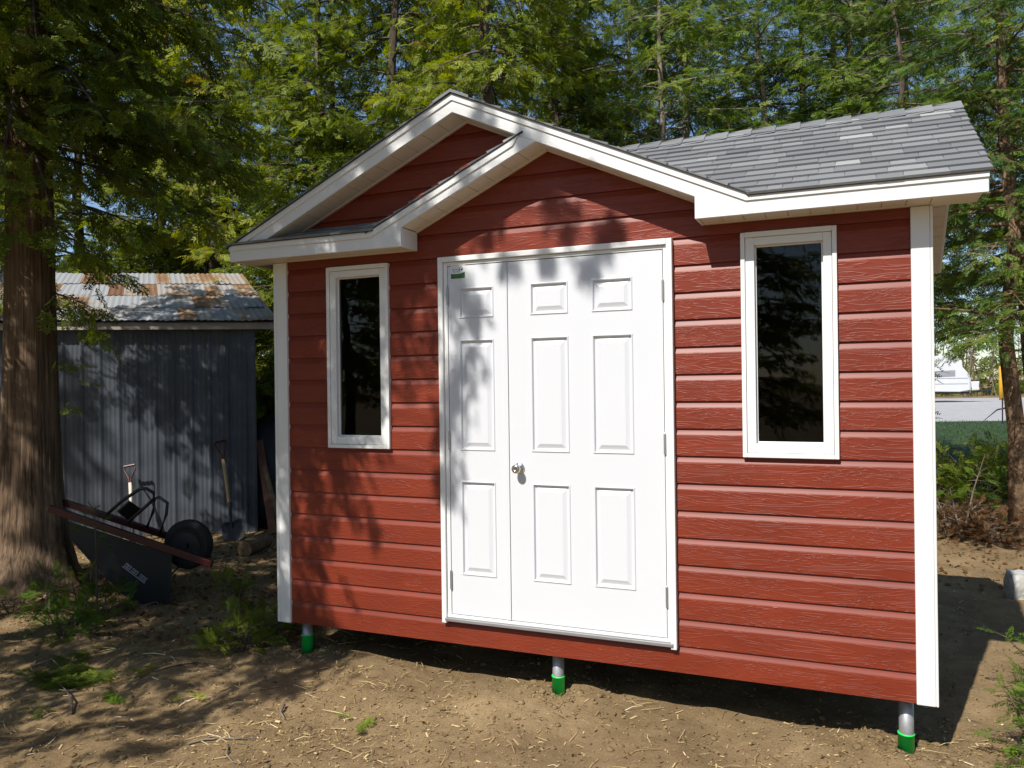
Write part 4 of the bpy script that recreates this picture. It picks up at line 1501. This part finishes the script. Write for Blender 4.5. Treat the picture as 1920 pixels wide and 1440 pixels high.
# ------------------------------------------------------------------ between the two sheds
MT['tarp'] = plain('black_tarp', (0.012, 0.012, 0.015), 0.55, vary=0.3, bmp=0.6, bscale=9)
tc_ = on_ground(508, 9.9)
mb = MB()
rng2 = random.Random(9)
prof = [(0.50, 0.0), (0.48, 0.35), (0.44, 0.75), (0.37, 1.05), (0.25, 1.26), (0.10, 1.36), (0.02, 1.38)]
mb.lathe(prof, (0, 0, 0), (0, 0, 1), 22)
mb.v = [(x * (1 + 0.12 * math.sin(3 * math.atan2(y, x) + 4 * z) + rng2.uniform(-.04, .04)), y * (1 + 0.1 * math.sin(5 * math.atan2(y, x) + 3 * z)), z + rng2.uniform(-.02, .02)) for x, y, z in mb.v]
o = mb.build('covered_pile', MT['tarp'], smooth=True)
o.location = (tc_[0], tc_[1], ground_z(tc_[0], tc_[1]) - 0.02)
tag(o, 'dark rounded pile under black sheeting between the metal shed and the red shed', 'pile')
MT['old_plank'] = plain('reddish_old_plank', (0.20, 0.085, 0.05), 0.8, vary=0.35, scale=9)
for (a, b, d0, d1, w, lab, mt) in (((486, 826), (512, 1000), 9.5, 9.0, 0.09, 'short reddish plank leaning on the right corner of the metal shed', 'old_plank'),
                                 ((497, 875), (530, 1004), 9.3, 8.8, 0.045, 'narrow grey board leaning behind the white corner of the red shed', 'wood')):
    mb = MB()
    mb.beam(at(*a, d0), at(*b, d1), w, 0.025, _f)
    o = bevel(mb.build('plank', MT[mt]), 0.003)
    tag(o, lab, 'plank')

# cut log lying near the shovel
def log_round(u, v, r, L, az, lab):
    p = ground_px(u, v)
    mb = MB()
    ax = Vector((math.cos(az), math.sin(az), 0.04))
    c = Vector((p[0], p[1], p[2] + r * 0.8))
    n = 18
    for s in (0, 1):
        pass
    mb.tube([c, c + ax * L * 0.5, c + ax * L], [r, r * 1.05, r * 0.96], n, cap=False)
    o = mb.build('log', MT['cedar_bark'], smooth=True)
    tag(o, lab, 'log')
    mb = MB()
    a = ax.cross(Vector((0, 0, 1))).normalized(); b = ax.cross(a)
    for cc in (c - ax * 0.001,):
        mb.add([cc + r * 0.98 * (math.cos(t) * a + math.sin(t) * b) for t in np.linspace(0, 6.283, n + 1)[:-1]], [tuple(range(n))])
    mb.build('cut_end', MT['sawn'], o)
MT['sawn'] = plain('sawn_end_grain', (0.30, 0.19, 0.10), 0.85, vary=0.4, scale=30)
log_round(458, 1042, 0.085, 0.42, 1.75, 'short cut log with sawn end lying on leaves in front of the shovel blade')
log_round(232, 1103, 0.03, 0.16, 0.3, 'small pale cut branch end beside the upturned wheelbarrow tray')


# ------------------------------------------------------------------ lawn, gravel yard and what stands beyond
def sheet(name, us_ds, z, mat, kind='structure'):
    pts = []
    for u, d in us_ds:
        p = CAM + d * (_f + (u - 960) / FPX * _r0)
        pts.append((p[0], p[1], z))
    mb = MB()
    mb.add(pts, [tuple(range(len(pts)))])
    return tag(mb.build(name, mat), kind=kind)


def grass_ground():
    m, n, b = new_mat('lawn_turf')
    v = coords(n)
    f = math_node(n, 'ADD', math_node(n, 'MULTIPLY', noise(n, v, 0.6, 5, 0.6), 0.6), math_node(n, 'MULTIPLY', noise(n, v, 14, 4, 0.7), 0.4))
    n.links.new(ramp(n, f, [(0.35, (0.012, 0.028, 0.008)), (0.55, (0.026, 0.052, 0.013)), (0.7, (0.060, 0.075, 0.024))]), b.inputs['Base Color'])
    b.inputs['Roughness'].default_value = 0.9
    bump(n, b, noise(n, v, 40, 3), 0.8, 0.03)
    return m


def gravel_mat():
    m, n, b = new_mat('pale_gravel')
    v = coords(n)
    f = noise(n, v, 3.0, 6, 0.7)
    n.links.new(ramp(n, f, [(0.3, (0.30, 0.295, 0.29)), (0.7, (0.43, 0.425, 0.42))]), b.inputs['Base Color'])
    b.inputs['Roughness'].default_value = 0.9
    bump(n, b, noise(n, v, 60, 3), 0.6, 0.01)
    return m


sheet('lawn', [(1450, 13.5), (1700, 12.5), (2500, 12.5), (2700, 34), (1200, 34)], -0.155, grass_ground())
sheet('gravel_yard', [(1000, 33), (2800, 32), (2800, 70), (1000, 70)], -0.150, gravel_mat())

# short grass on the lawn
rng = np.random.default_rng(12)
n = 15000
dd = 13 + 20 * rng.random(n) ** 1.4
uu = rng.uniform(1600, 2150, n)
base = CAM[None] + dd[:, None] * (_f[None] + ((uu - 960) / FPX)[:, None] * _r0[None])
base[:, 2] = -0.154
h = rng.uniform(0.03, 0.08, n) * (0.7 + 0.6 * rng.random(n))
a = rng.random(n) * 6.283
w = 0.012
dx = np.stack([np.cos(a) * w, np.sin(a) * w, 0 * a], 1)
tip = base + np.stack([rng.normal(0, .04, n), rng.normal(0, .04, n), h], 1)
V = np.stack([base - dx, base + dx, tip], 1).reshape(-1, 3)
F = np.arange(3 * n).reshape(-1, 3)
o = link('grass', np_mesh('grass', V, F, np.clip(rng.normal(0.18, 0.12, n), 0, 1), MT['hemlock_leaf']))
tag(o, 'short dark green grass on the shaded lawn beyond the red shed', 'grass', kind='stuff')


def px_prism(mb, poly, d, deep):
    """outline seen at photo pixels, d metres away, deep metres thick"""
    a = [at(u, v, d) for u, v in poly]
    b = [p + _f * deep for p in a]
    n = len(a)
    mb.add(a + b, [tuple(range(n)), tuple(reversed(range(n, 2 * n)))] + [(i, i + n, (i + 1) % n + n, (i + 1) % n) for i in range(n)])


# camper trailer
CD = 58.0
camper = empty('camper_trailer', on_ground(1790, CD))
tag(camper, 'white camper trailer parked across the gravel yard, far right', 'camper')
bpy.context.view_layer.update()
MT['camper'] = plain('camper_white', (0.62, 0.62, 0.63), 0.35, vary=0.04)
mb = MB()
px_prism(mb, [(1668, 734), (1662, 690), (1672, 671), (1757, 667.5), (1790, 666.3), (1799, 669), (1804, 676), (1805.5, 688), (1814, 697), (1821, 710), (1821.5, 731), (1800, 735)], CD, 2.3)
bevel(mb.build('body', MT['camper'], camper), 0.06, 3)
MT['camper_window'] = plain('camper_window', (0.28, 0.29, 0.30), 0.15)
for pl in ([(1750, 696.5), (1791, 694), (1791, 705), (1750, 706.5)], [(1690, 698), (1728, 697), (1728, 708), (1690, 709)]):
    mb = MB()
    px_prism(mb, pl, CD - 0.03, 0.02)
    mb.build('window', MT['camper_window'], camper)
mb = MB()
for v0 in (708.6, 719.0):
    px_prism(mb, [(1672, v0 + 1.2), (1815, v0 - 0.4), (1815, v0 + 0.5), (1672, v0 + 2.1)], CD - 0.025, 0.02)
px_prism(mb, [(1815, 700), (1820, 711), (1820, 731), (1818, 731), (1818, 712), (1813, 701)], CD - 0.025, 0.02)
mb.build('stripe', plain('camper_stripe', (0.42, 0.43, 0.46), 0.4), camper)
mb = MB()
px_prism(mb, [(1822.5, 716), (1837, 714.6), (1836, 724), (1837.5, 731), (1822.5, 732)], CD + 0.5, 0.9)
bevel(mb.build('gas_cover', MT['camper'], camper), 0.05)
mb = MB()
mb.beam(at(1822, 735, CD + 0.6), at(1858, 731.5, CD + 1.0), 0.12, 0.12)
mb.beam(at(1822, 735, CD + 1.6), at(1858, 731.5, CD + 1.0), 0.12, 0.12)
mb.beam(at(1856, 730, CD + 1.0), at(1856, 741, CD + 1.0), 0.08, 0.08, _f)
mb.build('hitch', MT['black'], camper)
mb = MB()
for uu_ in (1706, 1728):
    mb.lathe([(0.16, 0), (0.33, 0.0), (0.34, 0.04), (0.34, 0.18), (0.16, 0.2)], at(uu_, 737.5, CD - 0.02), _f, 20)
mb.build('wheel', MT['rubber'], camper)
mb = MB()
px_prism(mb, [(1676, 735.5), (1818, 734.5), (1818, 738), (1676, 739)], CD + 0.4, 1.5)
mb.build('chassis', MT['black'], camper)

# yellow posts and a thin metal fence stake
MT['yellow'] = plain('yellow_plastic', (0.62, 0.30, 0.012), 0.4, vary=0.15)
for uv, rr_, lab in (((1876.5, 686, 747), 0.105, 'tall yellow guard post beside the pale flaky trunk at the right'), ((1881.5, 712, 748), 0.05, 'shorter thin yellow post right behind the tall yellow guard post')):
    a, b = Vector(at(uv[0], uv[1], 44.0 + (rr_ < .1) * 1.2)), Vector(at(uv[0] + 0.5, uv[2] + 3, 44.0 + (rr_ < .1) * 1.2))
    mb = MB()
    mb.lathe([(rr_ * 0.6, 0), (rr_, 0.06), (rr_, (a - b).length * 0.5), (rr_ * 0.93, (a - b).length)], a, b - a, 14)
    tag(mb.build('guard_post', MT['yellow'], smooth=True), lab, 'post')
mb = MB()
a, b = Vector(at(1879.5, 746, 30.5)), Vector(at(1879.8, 797, 30.5))
mb.beam(a, b, 0.035, 0.035, _f)
mb.beam(a + Vector((0, 0, -.2)), a + Vector((0.05, 0, -.2)), 0.02, 0.03, _f)
tag(mb.build('fence_stake', MT['black']), 'thin dark metal stake standing at the edge of the gravel yard', 'stake')

# far edge of the yard: bare brush and woods reading as one mass
rng = np.random.default_rng(44)
mb = MB()
for k in range(420):
    u = rng.uniform(-250, 2250)
    p = on_ground(u, rng.uniform(73, 92), -0.16)
    hgt = rng.uniform(3, 12)
    lean = rng.normal(0, 0.8, 2)
    r_ = rng.uniform(0.03, 0.11)
    mb.tint = rng.random()
    mb.tube([p, p + np.array([lean[0] * .4, lean[1] * .4, hgt * .5]), p + np.array([lean[0], lean[1], hgt])], [r_, r_ * .7, r_ * .2], 4, cap=False)
    for q in range(5):
        t = rng.uniform(0.2, 0.9)
        b0 = p + np.array([lean[0] * t, lean[1] * t, hgt * t])
        aa = rng.random() * 6.283
        l = rng.uniform(0.5, 2.0)
        mb.tube([b0, b0 + np.array([math.cos(aa) * l, math.sin(aa) * l, l * rng.uniform(.1, .8)])], [r_ * .4, r_ * .12], 3, cap=False)
o = mb.build('far_woods', tinted('bare_brush', [(0.0, (0.07, 0.045, 0.03)), (0.6, (0.17, 0.12, 0.085)), (1.0, (0.36, 0.30, 0.24))], 0.9, 3, 0.1, 0))
tag(o, 'bare brown saplings and brush at the far edge of the gravel yard', 'woods', kind='stuff')
cr = Crown(45, 'cedar_far')
for k in range(5200):
    u = rng.uniform(-300, 2300)
    p = on_ground(u, rng.uniform(76, 100), -0.16)
    clump = 0.5 + 0.5 * math.sin(u * 0.021) * math.sin(u * 0.0083 + 1)
    hh = rng.random() ** (0.7 + 1.4 * (1 - clump)) * (3.5 + 10 * clump)
    p[2] += hh
    cr.spray(p, np.array([rng.normal(), rng.normal(), rng.normal(-.2, .6)]), rng.uniform(0.9, 2.0), (0.28 + 0.25 * clump + rng.normal(0, .1)) if rng.random() < .72 or hh > 4 else 0.97)
o = link('far_evergreens', cr.mesh('far_evergreens', MT['cedar_leaf']))
tag(o, 'far-off evergreen wood closing the view behind the yard', 'woods', kind='stuff')

# ------------------------------------------------------------------ right edge: flaky trunk, bare sapling, shrubs
TR = tree_meshes(606, 'hemlock', 10.0, 2.35, 2.2, 0.10, size=0.18, far=False, dens=1.8, tb=0.52, bark='spruce_bark', per=0.17, bare=0.08)
tree('spruce_tree', TR, on_ground(1913, 8.7), 0.7, 1.0, 'evergreen with flaky orange and pale bark at the right edge of the picture')
TR2 = tree_meshes(607, 'hemlock', 9.0, 2.75, 2.2, 0.09, size=0.19, far=False, dens=1.7, tb=0.55, bark='bark', per=0.2, bare=0.1)
tree('hemlock_tree', TR2, on_ground(1690, 10.8), 2.9, 1.0, 'hemlock whose drooping boughs hang over the view of the white camper')


def shrub(name, seed, loc, H, R, kind, mat, stems, size, tb, label, cat, group=None, dens=2.0, bark='bark', bare=0.25, rise=0.7, per=None):
    """low woody plant: thin stems from one foot, each with its sprays"""
    e = empty(name, (float(loc[0]), float(loc[1]), float(loc[2])))
    tag(e, label, cat, group)
    c = Crown(seed, kind)
    mb = MB()
    r = c.rng
    for k in range(stems):
        a = r.random() * 6.283
        L = H * r.uniform(0.6, 1.05)
        top = np.array([math.cos(a) * R * r.uniform(.2, 1), math.sin(a) * R * r.uniform(.2, 1), L])
        mid = top * np.array([.4, .4, .55]) + r.normal(0, .03, 3)
        mb.tube([(0, 0, -0.04), mid, top], [0.006 + .004 * H, 0.005 + .002 * H, 0.002], 5, cap=False)
        for q in range(int(3 + L * 7 * dens)):
            t = bare + (1 - bare) * r.random()
            p = mid + (top - mid) * (t - .5) * 2 if t > .5 else mid * (t * 2)
            az = r.random() * 6.283
            d = np.array([math.cos(az), math.sin(az), r.normal(0.25, .3)])
            l2 = r.uniform(.3, 1.0) * R * (1.15 - t) + 0.03
            mb.tube([p, p + d * l2], [0.003, 0.0012], 3, cap=False)
            for m in range(max(1, int(l2 / size * 1.6))):
                c.spray(p + d * l2 * r.uniform(.3, 1), d + r.normal(0, .4, 3), size * r.uniform(.7, 1.25), tb + r.normal(0, .14))
        c.spray(top - np.array([0, 0, size * .3]), np.array([r.normal(0, .3), r.normal(0, .3), 1.0]), size, tb + .15)
    o = mb.build('stem', MT[bark])
    o.parent = e
    link('foliage', c.mesh('foliage', MT[mat]), e, world=False)
    return e


def foot(u, v):
    p = ground_px(u, v)
    return (p[0], p[1], p[2])


shrub('sapling', 701, foot(1803, 1012), 0.95, 0.30, 'cedar_near', 'bright_leaf', 2, 0.13, 0.35, 'thin leaning sapling with pale stem and green top near the right corner of the shed', 'sapling', dens=1.2, bark='pale_bark', bare=0.62)
shrub('shrub', 702, on_ground(1840, 9.6), 0.95, 0.6, 'cedar', 'cedar_leaf', 14, 0.17, 0.55, 'bushy green shrub below the flaky trunk at the right', 'shrub', dens=1.5)
shrub('shrub', 703, on_ground(1768, 9.8), 0.85, 0.45, 'cedar', 'cedar_leaf', 10, 0.17, 0.42, 'dark green shrub seen just past the right corner of the red shed', 'shrub', dens=1.4)
shrub('shrub', 704, on_ground(1925, 9.0), 0.9, 0.6, 'hemlock', 'hemlock_leaf', 9, 0.18, 0.40, 'dark shrub cut off by the right edge, under the flaky trunk', 'shrub', dens=1.5)
shrub('dead_brush', 705, on_ground(1850, 8.6), 0.36, 0.6, 'cedar_near', 'dry_leaf', 16, 0.10, 0.30, 'heap of rusty brown dead brush under the green shrub', 'brush', dens=1.8, bark='pale_bark', bare=0.05)
shrub('dead_brush', 706, on_ground(1775, 8.9), 0.5, 0.45, 'cedar_near', 'dry_leaf', 10, 0.10, 0.30, 'brown dry brush standing beside the pale sapling stem', 'brush', dens=1.1, bark='pale_bark', bare=0.05)
# young spruces cut by the frame
shrub('spruce_sapling', 711, (foot(1945, 1330)[0] + 0.10, foot(1945, 1330)[1], -0.16), 0.50, 0.26, 'hemlock', 'bright_leaf', 4, 0.11, 0.30, 'young spruce reaching in from the right edge, level with the concrete block shadow', 'sapling', dens=3.2, bare=0.1)
shrub('spruce_sapling', 712, (foot(1958, 1440)[0] + 0.02, foot(1958, 1440)[1], -0.16), 0.42, 0.21, 'hemlock', 'bright_leaf', 7, 0.095, 0.33, 'small bright spruce in the bottom right corner of the picture', 'sapling', dens=4.5, bare=0.05)
# reaching twig of the upper one
# concrete block half in the shed's shadow
mb = MB()
p = on_ground(1932, 6.35, -0.16)
ex = np.array([math.cos(0.12), math.sin(0.12), 0.0])
rb = np.random.default_rng(5)
bx, by, bz = np.linspace(-0.15, 0.30, 8), np.linspace(0, 0.21, 5), np.linspace(-0.05, 0.185, 6)
key = {}
def bv(i, j, k):
    if (i, j, k) not in key:
        q_ = np.array([bx[i], by[j], bz[k]]) + rb.normal(0, 0.0065, 3)
        edge = (i in (0, 7)) + (j in (0, 4)) + (k in (0, 5))
        q_ += (np.array([0.07, 0.1, 0.07]) - q_) * (0.03 * (edge - 1) + (0.10 * rb.random() if edge == 3 else 0))
        key[(i, j, k)] = len(mb.v)
        mb.v.append(tuple(q_))
    return key[(i, j, k)]
def bf(*ids):
    mb.f.append(tuple(bv(*t) for t in ids)); mb.t.append(.5); mb.m.append(0)
for i in range(7):
    for k in range(5):
        bf((i, 0, k), (i + 1, 0, k), (i + 1, 0, k + 1), (i, 0, k + 1)); bf((i, 4, k), (i, 4, k + 1), (i + 1, 4, k + 1), (i + 1, 4, k))
    for j in range(4):
        bf((i, j, 5), (i + 1, j, 5), (i + 1, j + 1, 5), (i, j + 1, 5)); bf((i, j, 0), (i, j + 1, 0), (i + 1, j + 1, 0), (i + 1, j, 0))
for j in range(4):
    for k in range(5):
        bf((0, j, k), (0, j, k + 1), (0, j + 1, k + 1), (0, j + 1, k)); bf((7, j, k), (7, j + 1, k), (7, j + 1, k + 1), (7, j, k + 1))
MT['concrete'] = plain('stained_concrete', (0.46, 0.45, 0.42), 0.9, vary=0.4, scale=12, bmp=0.7, bscale=50)
o = mb.build('concrete_block', MT['concrete'])
o.location = p
o.rotation_euler = (0.05, 0.05, 0.2)
bevel(o, 0.006)
tag(o, 'stained concrete block half in the shadow of the red shed', 'block')

# behind the metal shed and under the trees: low brush that hides the ground line
LOWS = [(505, 12.0), (600, 13.2), (-60, 11.8), (470, 12.6)]
for k, (u, d) in enumerate(LOWS):
    shrub('undergrowth_shrub', 720 + k, on_ground(u, d), 1.7, 0.9, 'cedar_far', 'cedar_leaf', 12, 0.24, 0.42, 'low leafy shrub in the dark undergrowth behind the two sheds', 'shrub', 'undergrowth behind the sheds', dens=1.0, bare=0.05)

# ------------------------------------------------------------------ seedlings and low green at the left
shrub('cedar_seedling', 731, foot(182, 1168), 0.80, 0.11, 'cedar_near', 'bright_leaf', 1, 0.085, 0.30, 'tall thin cedar seedling standing in front of the wheelbarrow tray', 'seedling', dens=1.8, bare=0.45)
shrub('cedar_seedling', 732, foot(152, 1160), 0.46, 0.12, 'cedar_near', 'cedar_leaf', 2, 0.09, 0.62, 'dull green seedling between the cedar trunk foot and the barrow', 'seedling', dens=2.0)
shrub('cedar_seedling', 733, foot(85, 1150), 0.34, 0.16, 'cedar_near', 'bright_leaf', 3, 0.11, 0.22, 'bright seedling with upright fan against the lit foot of the old cedar', 'seedling', dens=2.2)
shrub('cedar_seedling', 734, foot(120, 1195), 0.22, 0.24, 'cedar_near', 'bright_leaf', 7, 0.12, 0.18, 'spreading low cedar seedling, widest of the cluster at the trunk foot', 'seedling', dens=3.0, bare=0.1)
shrub('cedar_seedling', 735, foot(205, 1160), 0.20, 0.18, 'cedar_near', 'bright_leaf', 5, 0.11, 0.15, 'low seedling below the white lettering of the barrow tray', 'seedling', dens=2.6, bare=0.1)
shrub('cedar_seedling', 736, foot(22, 1148), 0.14, 0.20, 'cedar_near', 'cedar_leaf', 5, 0.10, 0.5, 'dark low greenery at the left edge beside the trunk', 'seedling', dens=2.2, bare=0.1)
shrub('cedar_seedling', 737, foot(452, 1222), 0.16, 0.26, 'cedar_near', 'cedar_leaf', 8, 0.13, 0.42, 'wide ferny green patch left of the first steel post', 'seedling', dens=2.6, bare=0.05)
shrub('cedar_seedling', 738, foot(512, 1200), 0.24, 0.20, 'cedar_near', 'cedar_leaf', 7, 0.12, 0.42, 'green sprays growing beside the left white corner board', 'seedling', dens=2.4, bare=0.05)
shrub('cedar_seedling', 739, foot(440, 1150), 0.34, 0.16, 'cedar_near', 'cedar_leaf', 4, 0.11, 0.42, 'shaded upright seedling in front of the cut log', 'seedling', dens=2.0, bare=0.15)
shrub('cedar_seedling', 740, foot(566, 1186), 0.14, 0.18, 'cedar_near', 'cedar_leaf', 5, 0.10, 0.50, 'dark sprays under the left end of the red shed', 'seedling', dens=2.2, bare=0.05)


def flat_sprigs(name, seed, u, v, n, spread, size, mat, tb, label):
    """fallen sprays lying flat on the dirt"""
    p0 = ground_px(u, v)
    c = Crown(seed, 'cedar_near')
    r = c.rng
    for k in range(n):
        x, y = p0[0] + r.normal(0, spread[0]), p0[1] + r.normal(0, spread[1])
        a = r.random() * 6.283
        c.spray(np.array([x, y, float(gz(x, y)) + 0.012 + 0.02 * r.random()]), np.array([math.cos(a), math.sin(a), r.uniform(0, .25)]), size * r.uniform(.7, 1.2), tb + r.normal(0, .1), np.array([r.normal(0, .25), r.normal(0, .25), 1.0]))
    o = link(name, c.mesh(name, MT[mat]))
    return tag(o, label, 'sprig')


flat_sprigs('fallen_bough', 801, 128, 1282, 70, (0.13, 0.06), 0.13, 'cedar_leaf', 0.22, 'flat green cedar bough lying on the dirt at the lower left')
flat_sprigs('fallen_bough', 802, 140, 1238, 24, (0.04, 0.10), 0.10, 'cedar_leaf', 0.25, 'narrow strip of fallen cedar green above the flat bough')
flat_sprigs('cedar_sprig', 803, 216, 1320, 12, (0.055, 0.018), 0.085, 'bright_leaf', 0.45, 'small bright green sprig right of the flat fallen bough')
flat_sprigs('cedar_sprig', 804, 62, 1335, 6, (0.03, 0.018), 0.07, 'bright_leaf', 0.4, 'tiny green sprig nearest the lower left corner')
flat_sprigs('cedar_sprig', 805, 672, 1370, 5, (0.025, 0.012), 0.085, 'bright_leaf', 0.85, 'yellow green cedar sprig alone on the sunlit dirt in front of the shed')
flat_sprigs('cedar_sprig', 806, 648, 1347, 2, (0.012, 0.008), 0.075, 'bright_leaf', 0.85, 'single upright yellow green tip just above the lone sprig')
flat_sprigs('cedar_sprig', 807, 270, 1266, 8, (0.05, 0.02), 0.07, 'cedar_leaf', 0.6, 'dull green sprig in shade between the bough and the small stump end')
flat_sprigs('cedar_sprig', 808, 362, 1313, 6, (0.05, 0.02), 0.07, 'cedar_leaf', 0.55, 'dull green sprig in dappled shade right of the bright sprig')


def stick(label, pts, r, mat='pale_bark', lift=0.01, forks=()):
    mb = MB()
    def g(u, v, l=lift):
        p = ground_px(u, v)
        return (p[0], p[1], p[2] + l)
    P = [g(*q) if len(q) == 2 else g(q[0], q[1], q[2]) for q in pts]
    mb.tube(P, [r * (1 - 0.6 * i / (len(P) - 1)) for i in range(len(P))], 6)
    for f in forks:
        P = [g(*q) if len(q) == 2 else g(q[0], q[1], q[2]) for q in f]
        mb.tube(P, [r * .6 * (1 - 0.6 * i / (len(P) - 1)) for i in range(len(P))], 5)
    return tag(mb.build('stick', MT[mat], smooth=True), label, 'stick')


stick('long bare branch slanting across the ground towards the left corner board', [(372, 1215), (405, 1195), (440, 1178), (478, 1162, 0.04), (515, 1152, 0.06)], 0.011, forks=([(447, 1174), (449, 1160, 0.05), (447, 1145, 0.09)],))
stick('thin straight pale stick lying below the dappled shade, bottom left of centre', [(352, 1398), (385, 1390), (430, 1388), (482, 1389)], 0.006)
stick('forked grey twig arching over the flat fallen bough', [(57, 1252), (98, 1245, 0.03), (118, 1262, 0.02), (150, 1268)], 0.006)
stick('short dark upright twig stub at the lower left', [(134, 1341), (135, 1322, 0.03), (124, 1308, 0.04), (112, 1299, 0.05)], 0.007, 'bark')
stick('curved thin twig at the bottom edge left of centre', [(428, 1402), (424, 1418), (436, 1432), (452, 1437)], 0.0045)
stick('small broken stick with pale end on sunlit dirt', [(533, 1328, 0.02), (526, 1340), (534, 1352)], 0.008, 'pale_bark', 0.012)
stick('bleached curved twig in front of the upturned barrow', [(238, 1128, 0.04), (262, 1127, 0.06), (290, 1132, 0.04), (305, 1147)], 0.006)
stick('fine twig trailing over the dirt right of the fallen bough', [(290, 1262), (330, 1250), (380, 1245), (430, 1262)], 0.005, 'bark')

# ------------------------------------------------------------------ litter on the ground
rng = np.random.default_rng(61)


def flakes(name, x, y, L, Wd, tint, mat, lift, tilt, curl=0.0):
    n = len(x)
    a = rng.random(n) * 6.283
    d = np.stack([np.cos(a), np.sin(a), rng.normal(0, tilt, n)], 1)
    s = np.stack([-np.sin(a), np.cos(a), rng.normal(0, tilt * 1.3, n)], 1)
    c = np.stack([x, y, gz(x, y) + lift + np.abs(rng.normal(0, lift, n))], 1)
    L, Wd = L[:, None] / 2, Wd[:, None] / 2
    up = np.array([0, 0, 1.0]) * curl
    V = np.stack([c - d * L - s * Wd * rng.uniform(.4, 1, (n, 1)) + up * L, c + d * L - s * Wd * rng.uniform(.4, 1, (n, 1)), c + d * L + s * Wd + up * L, c - d * L + s * Wd], 1).reshape(-1, 3)
    F = np.arange(4 * n).reshape(-1, 4)
    return link(name, np_mesh(name, V, F, np.clip(tint, 0, 1), mat))


def patch(x, y):
    return 0.5 + 0.25 * np.sin(1.9 * x + 1.3 * y + 1) + 0.25 * np.sin(3.1 * y - 2.2 * x) * np.sin(1.1 * x + 0.4)


n = 260000
x = rng.uniform(-4.2, 5.2, n)
y = rng.uniform(-2.3, 4.2, n)
keep = rng.random(n) < (0.12 + 0.88 * patch(x, y) ** 2) * np.where(y < 0.5, 1.0, 0.45)
x, y = x[keep], y[keep]
n = len(x)
L = np.where(rng.random(n) < 0.72, rng.uniform(0.003, 0.010, n), np.clip(rng.gamma(2.4, 0.0068, n), 0.008, 0.048))
o = flakes('wood_chip_litter', x, y, L, np.clip(L * rng.uniform(.15, .5, n), 0.0018, 0.009), rng.beta(2.2, 3.0, n), MT['chip'], 0.003, 0.22)
tag(o, 'pale wood chips, straw and sawdust strewn over the bare soil', 'wood chips', kind='stuff')
# short dark crumbs of bark and soil
n = 24000
x = rng.uniform(-3.5, 4.8, n)
y = rng.uniform(-2.3, 2.6, n)
L = np.clip(rng.gamma(2.0, 0.0035, n), 0.003, 0.018)
o = flakes('bark_crumbs', x, y, L, L * rng.uniform(.4, .9, n), rng.beta(1.5, 5, n) * 0.6, MT['chip'], 0.004, 0.5)
tag(o, 'dark crumbs of bark and earth on the soil', 'bark crumbs', kind='stuff')
# dead leaves under the trees
n = 9000
x = np.concatenate([rng.uniform(-5.5, -0.1, n // 2 + n // 4), rng.uniform(3.9, 8.0, n // 4)])
y = np.concatenate([rng.uniform(-0.2, 6.0, n // 2 + n // 4), rng.uniform(3.6, 9.0, n // 4)])
n = len(x)
L = rng.uniform(0.018, 0.045, n)
o = flakes('dead_leaf_litter', x, y, L, L * rng.uniform(.45, .75, n), rng.beta(2, 2.4, n), MT['dry_leaf'], 0.007, 0.35, 0.3)
tag(o, 'brown dead leaves lying under the trees', 'leaf litter', kind='stuff')
# thin dry twiglets and needles
mb = MB()
for k in range(700):
    u_, v_ = rng.uniform(-3.6, 1.2), rng.uniform(-2.0, 3.0)
    if rng.random() < .3: u_, v_ = rng.uniform(0, 4.6), rng.uniform(-1.8, 0.2)
    a = rng.random() * 6.283
    l = rng.uniform(0.03, 0.16)
    z0 = float(gz(u_, v_)) + .006
    p = np.array([u_, v_, z0])
    q = p + np.array([math.cos(a) * l, math.sin(a) * l, rng.uniform(0, .015)])
    m_ = (p + q) / 2 + np.array([rng.normal(0, .01), rng.normal(0, .01), .006])
    mb.tint = rng.beta(2, 2)
    mb.tube([p, m_, q], [0.002, 0.0017, 0.001], 3, cap=False)
tag(mb.build('twig_litter', MT['chip']), 'fine dry twigs scattered on the ground', 'twigs', kind='stuff')

# clods and small stones, thickest where the posts were screwed in
rng = np.random.default_rng(71)
mb = MB()
def clod(x, y, r):
    z0 = float(gz(x, y))
    n1, n2 = 6, 4
    vs, fs = [], []
    for i in range(n2 + 1):
        ph = math.pi * i / n2
        for j in range(n1):
            th = 6.283 * j / n1
            rr = r * rng.uniform(0.75, 1.2)
            vs.append((x + rr * math.sin(ph) * math.cos(th), y + rr * math.sin(ph) * math.sin(th), z0 + r * 0.15 + rr * 0.62 * math.cos(ph)))
    for i in range(n2):
        for j in range(n1):
            fs.append((i * n1 + j, (i + 1) * n1 + j, (i + 1) * n1 + (j + 1) % n1, i * n1 + (j + 1) % n1))
    mb.add(vs, fs)
for k in range(1500):
    if k < 420:
        px_, py_ = ((1.84, 0.1), (3.60, 0.1), (0.11, 0.1))[k % 3]
        a, d = rng.random() * 6.283, abs(rng.normal(0.12, 0.12)) + 0.05
        x, y = px_ + d * math.cos(a), py_ + d * math.sin(a)
    else:
        x, y = rng.uniform(-3.2, 4.8), rng.uniform(-2.1, 1.2)
    clod(x, y, float(np.clip(rng.gamma(2.0, 0.0042), 0.004, 0.026)))
tag(mb.build('soil_clods', MT['ground'], smooth=True), 'small clods of earth and stones on the bare soil', 'clods', kind='stuff')
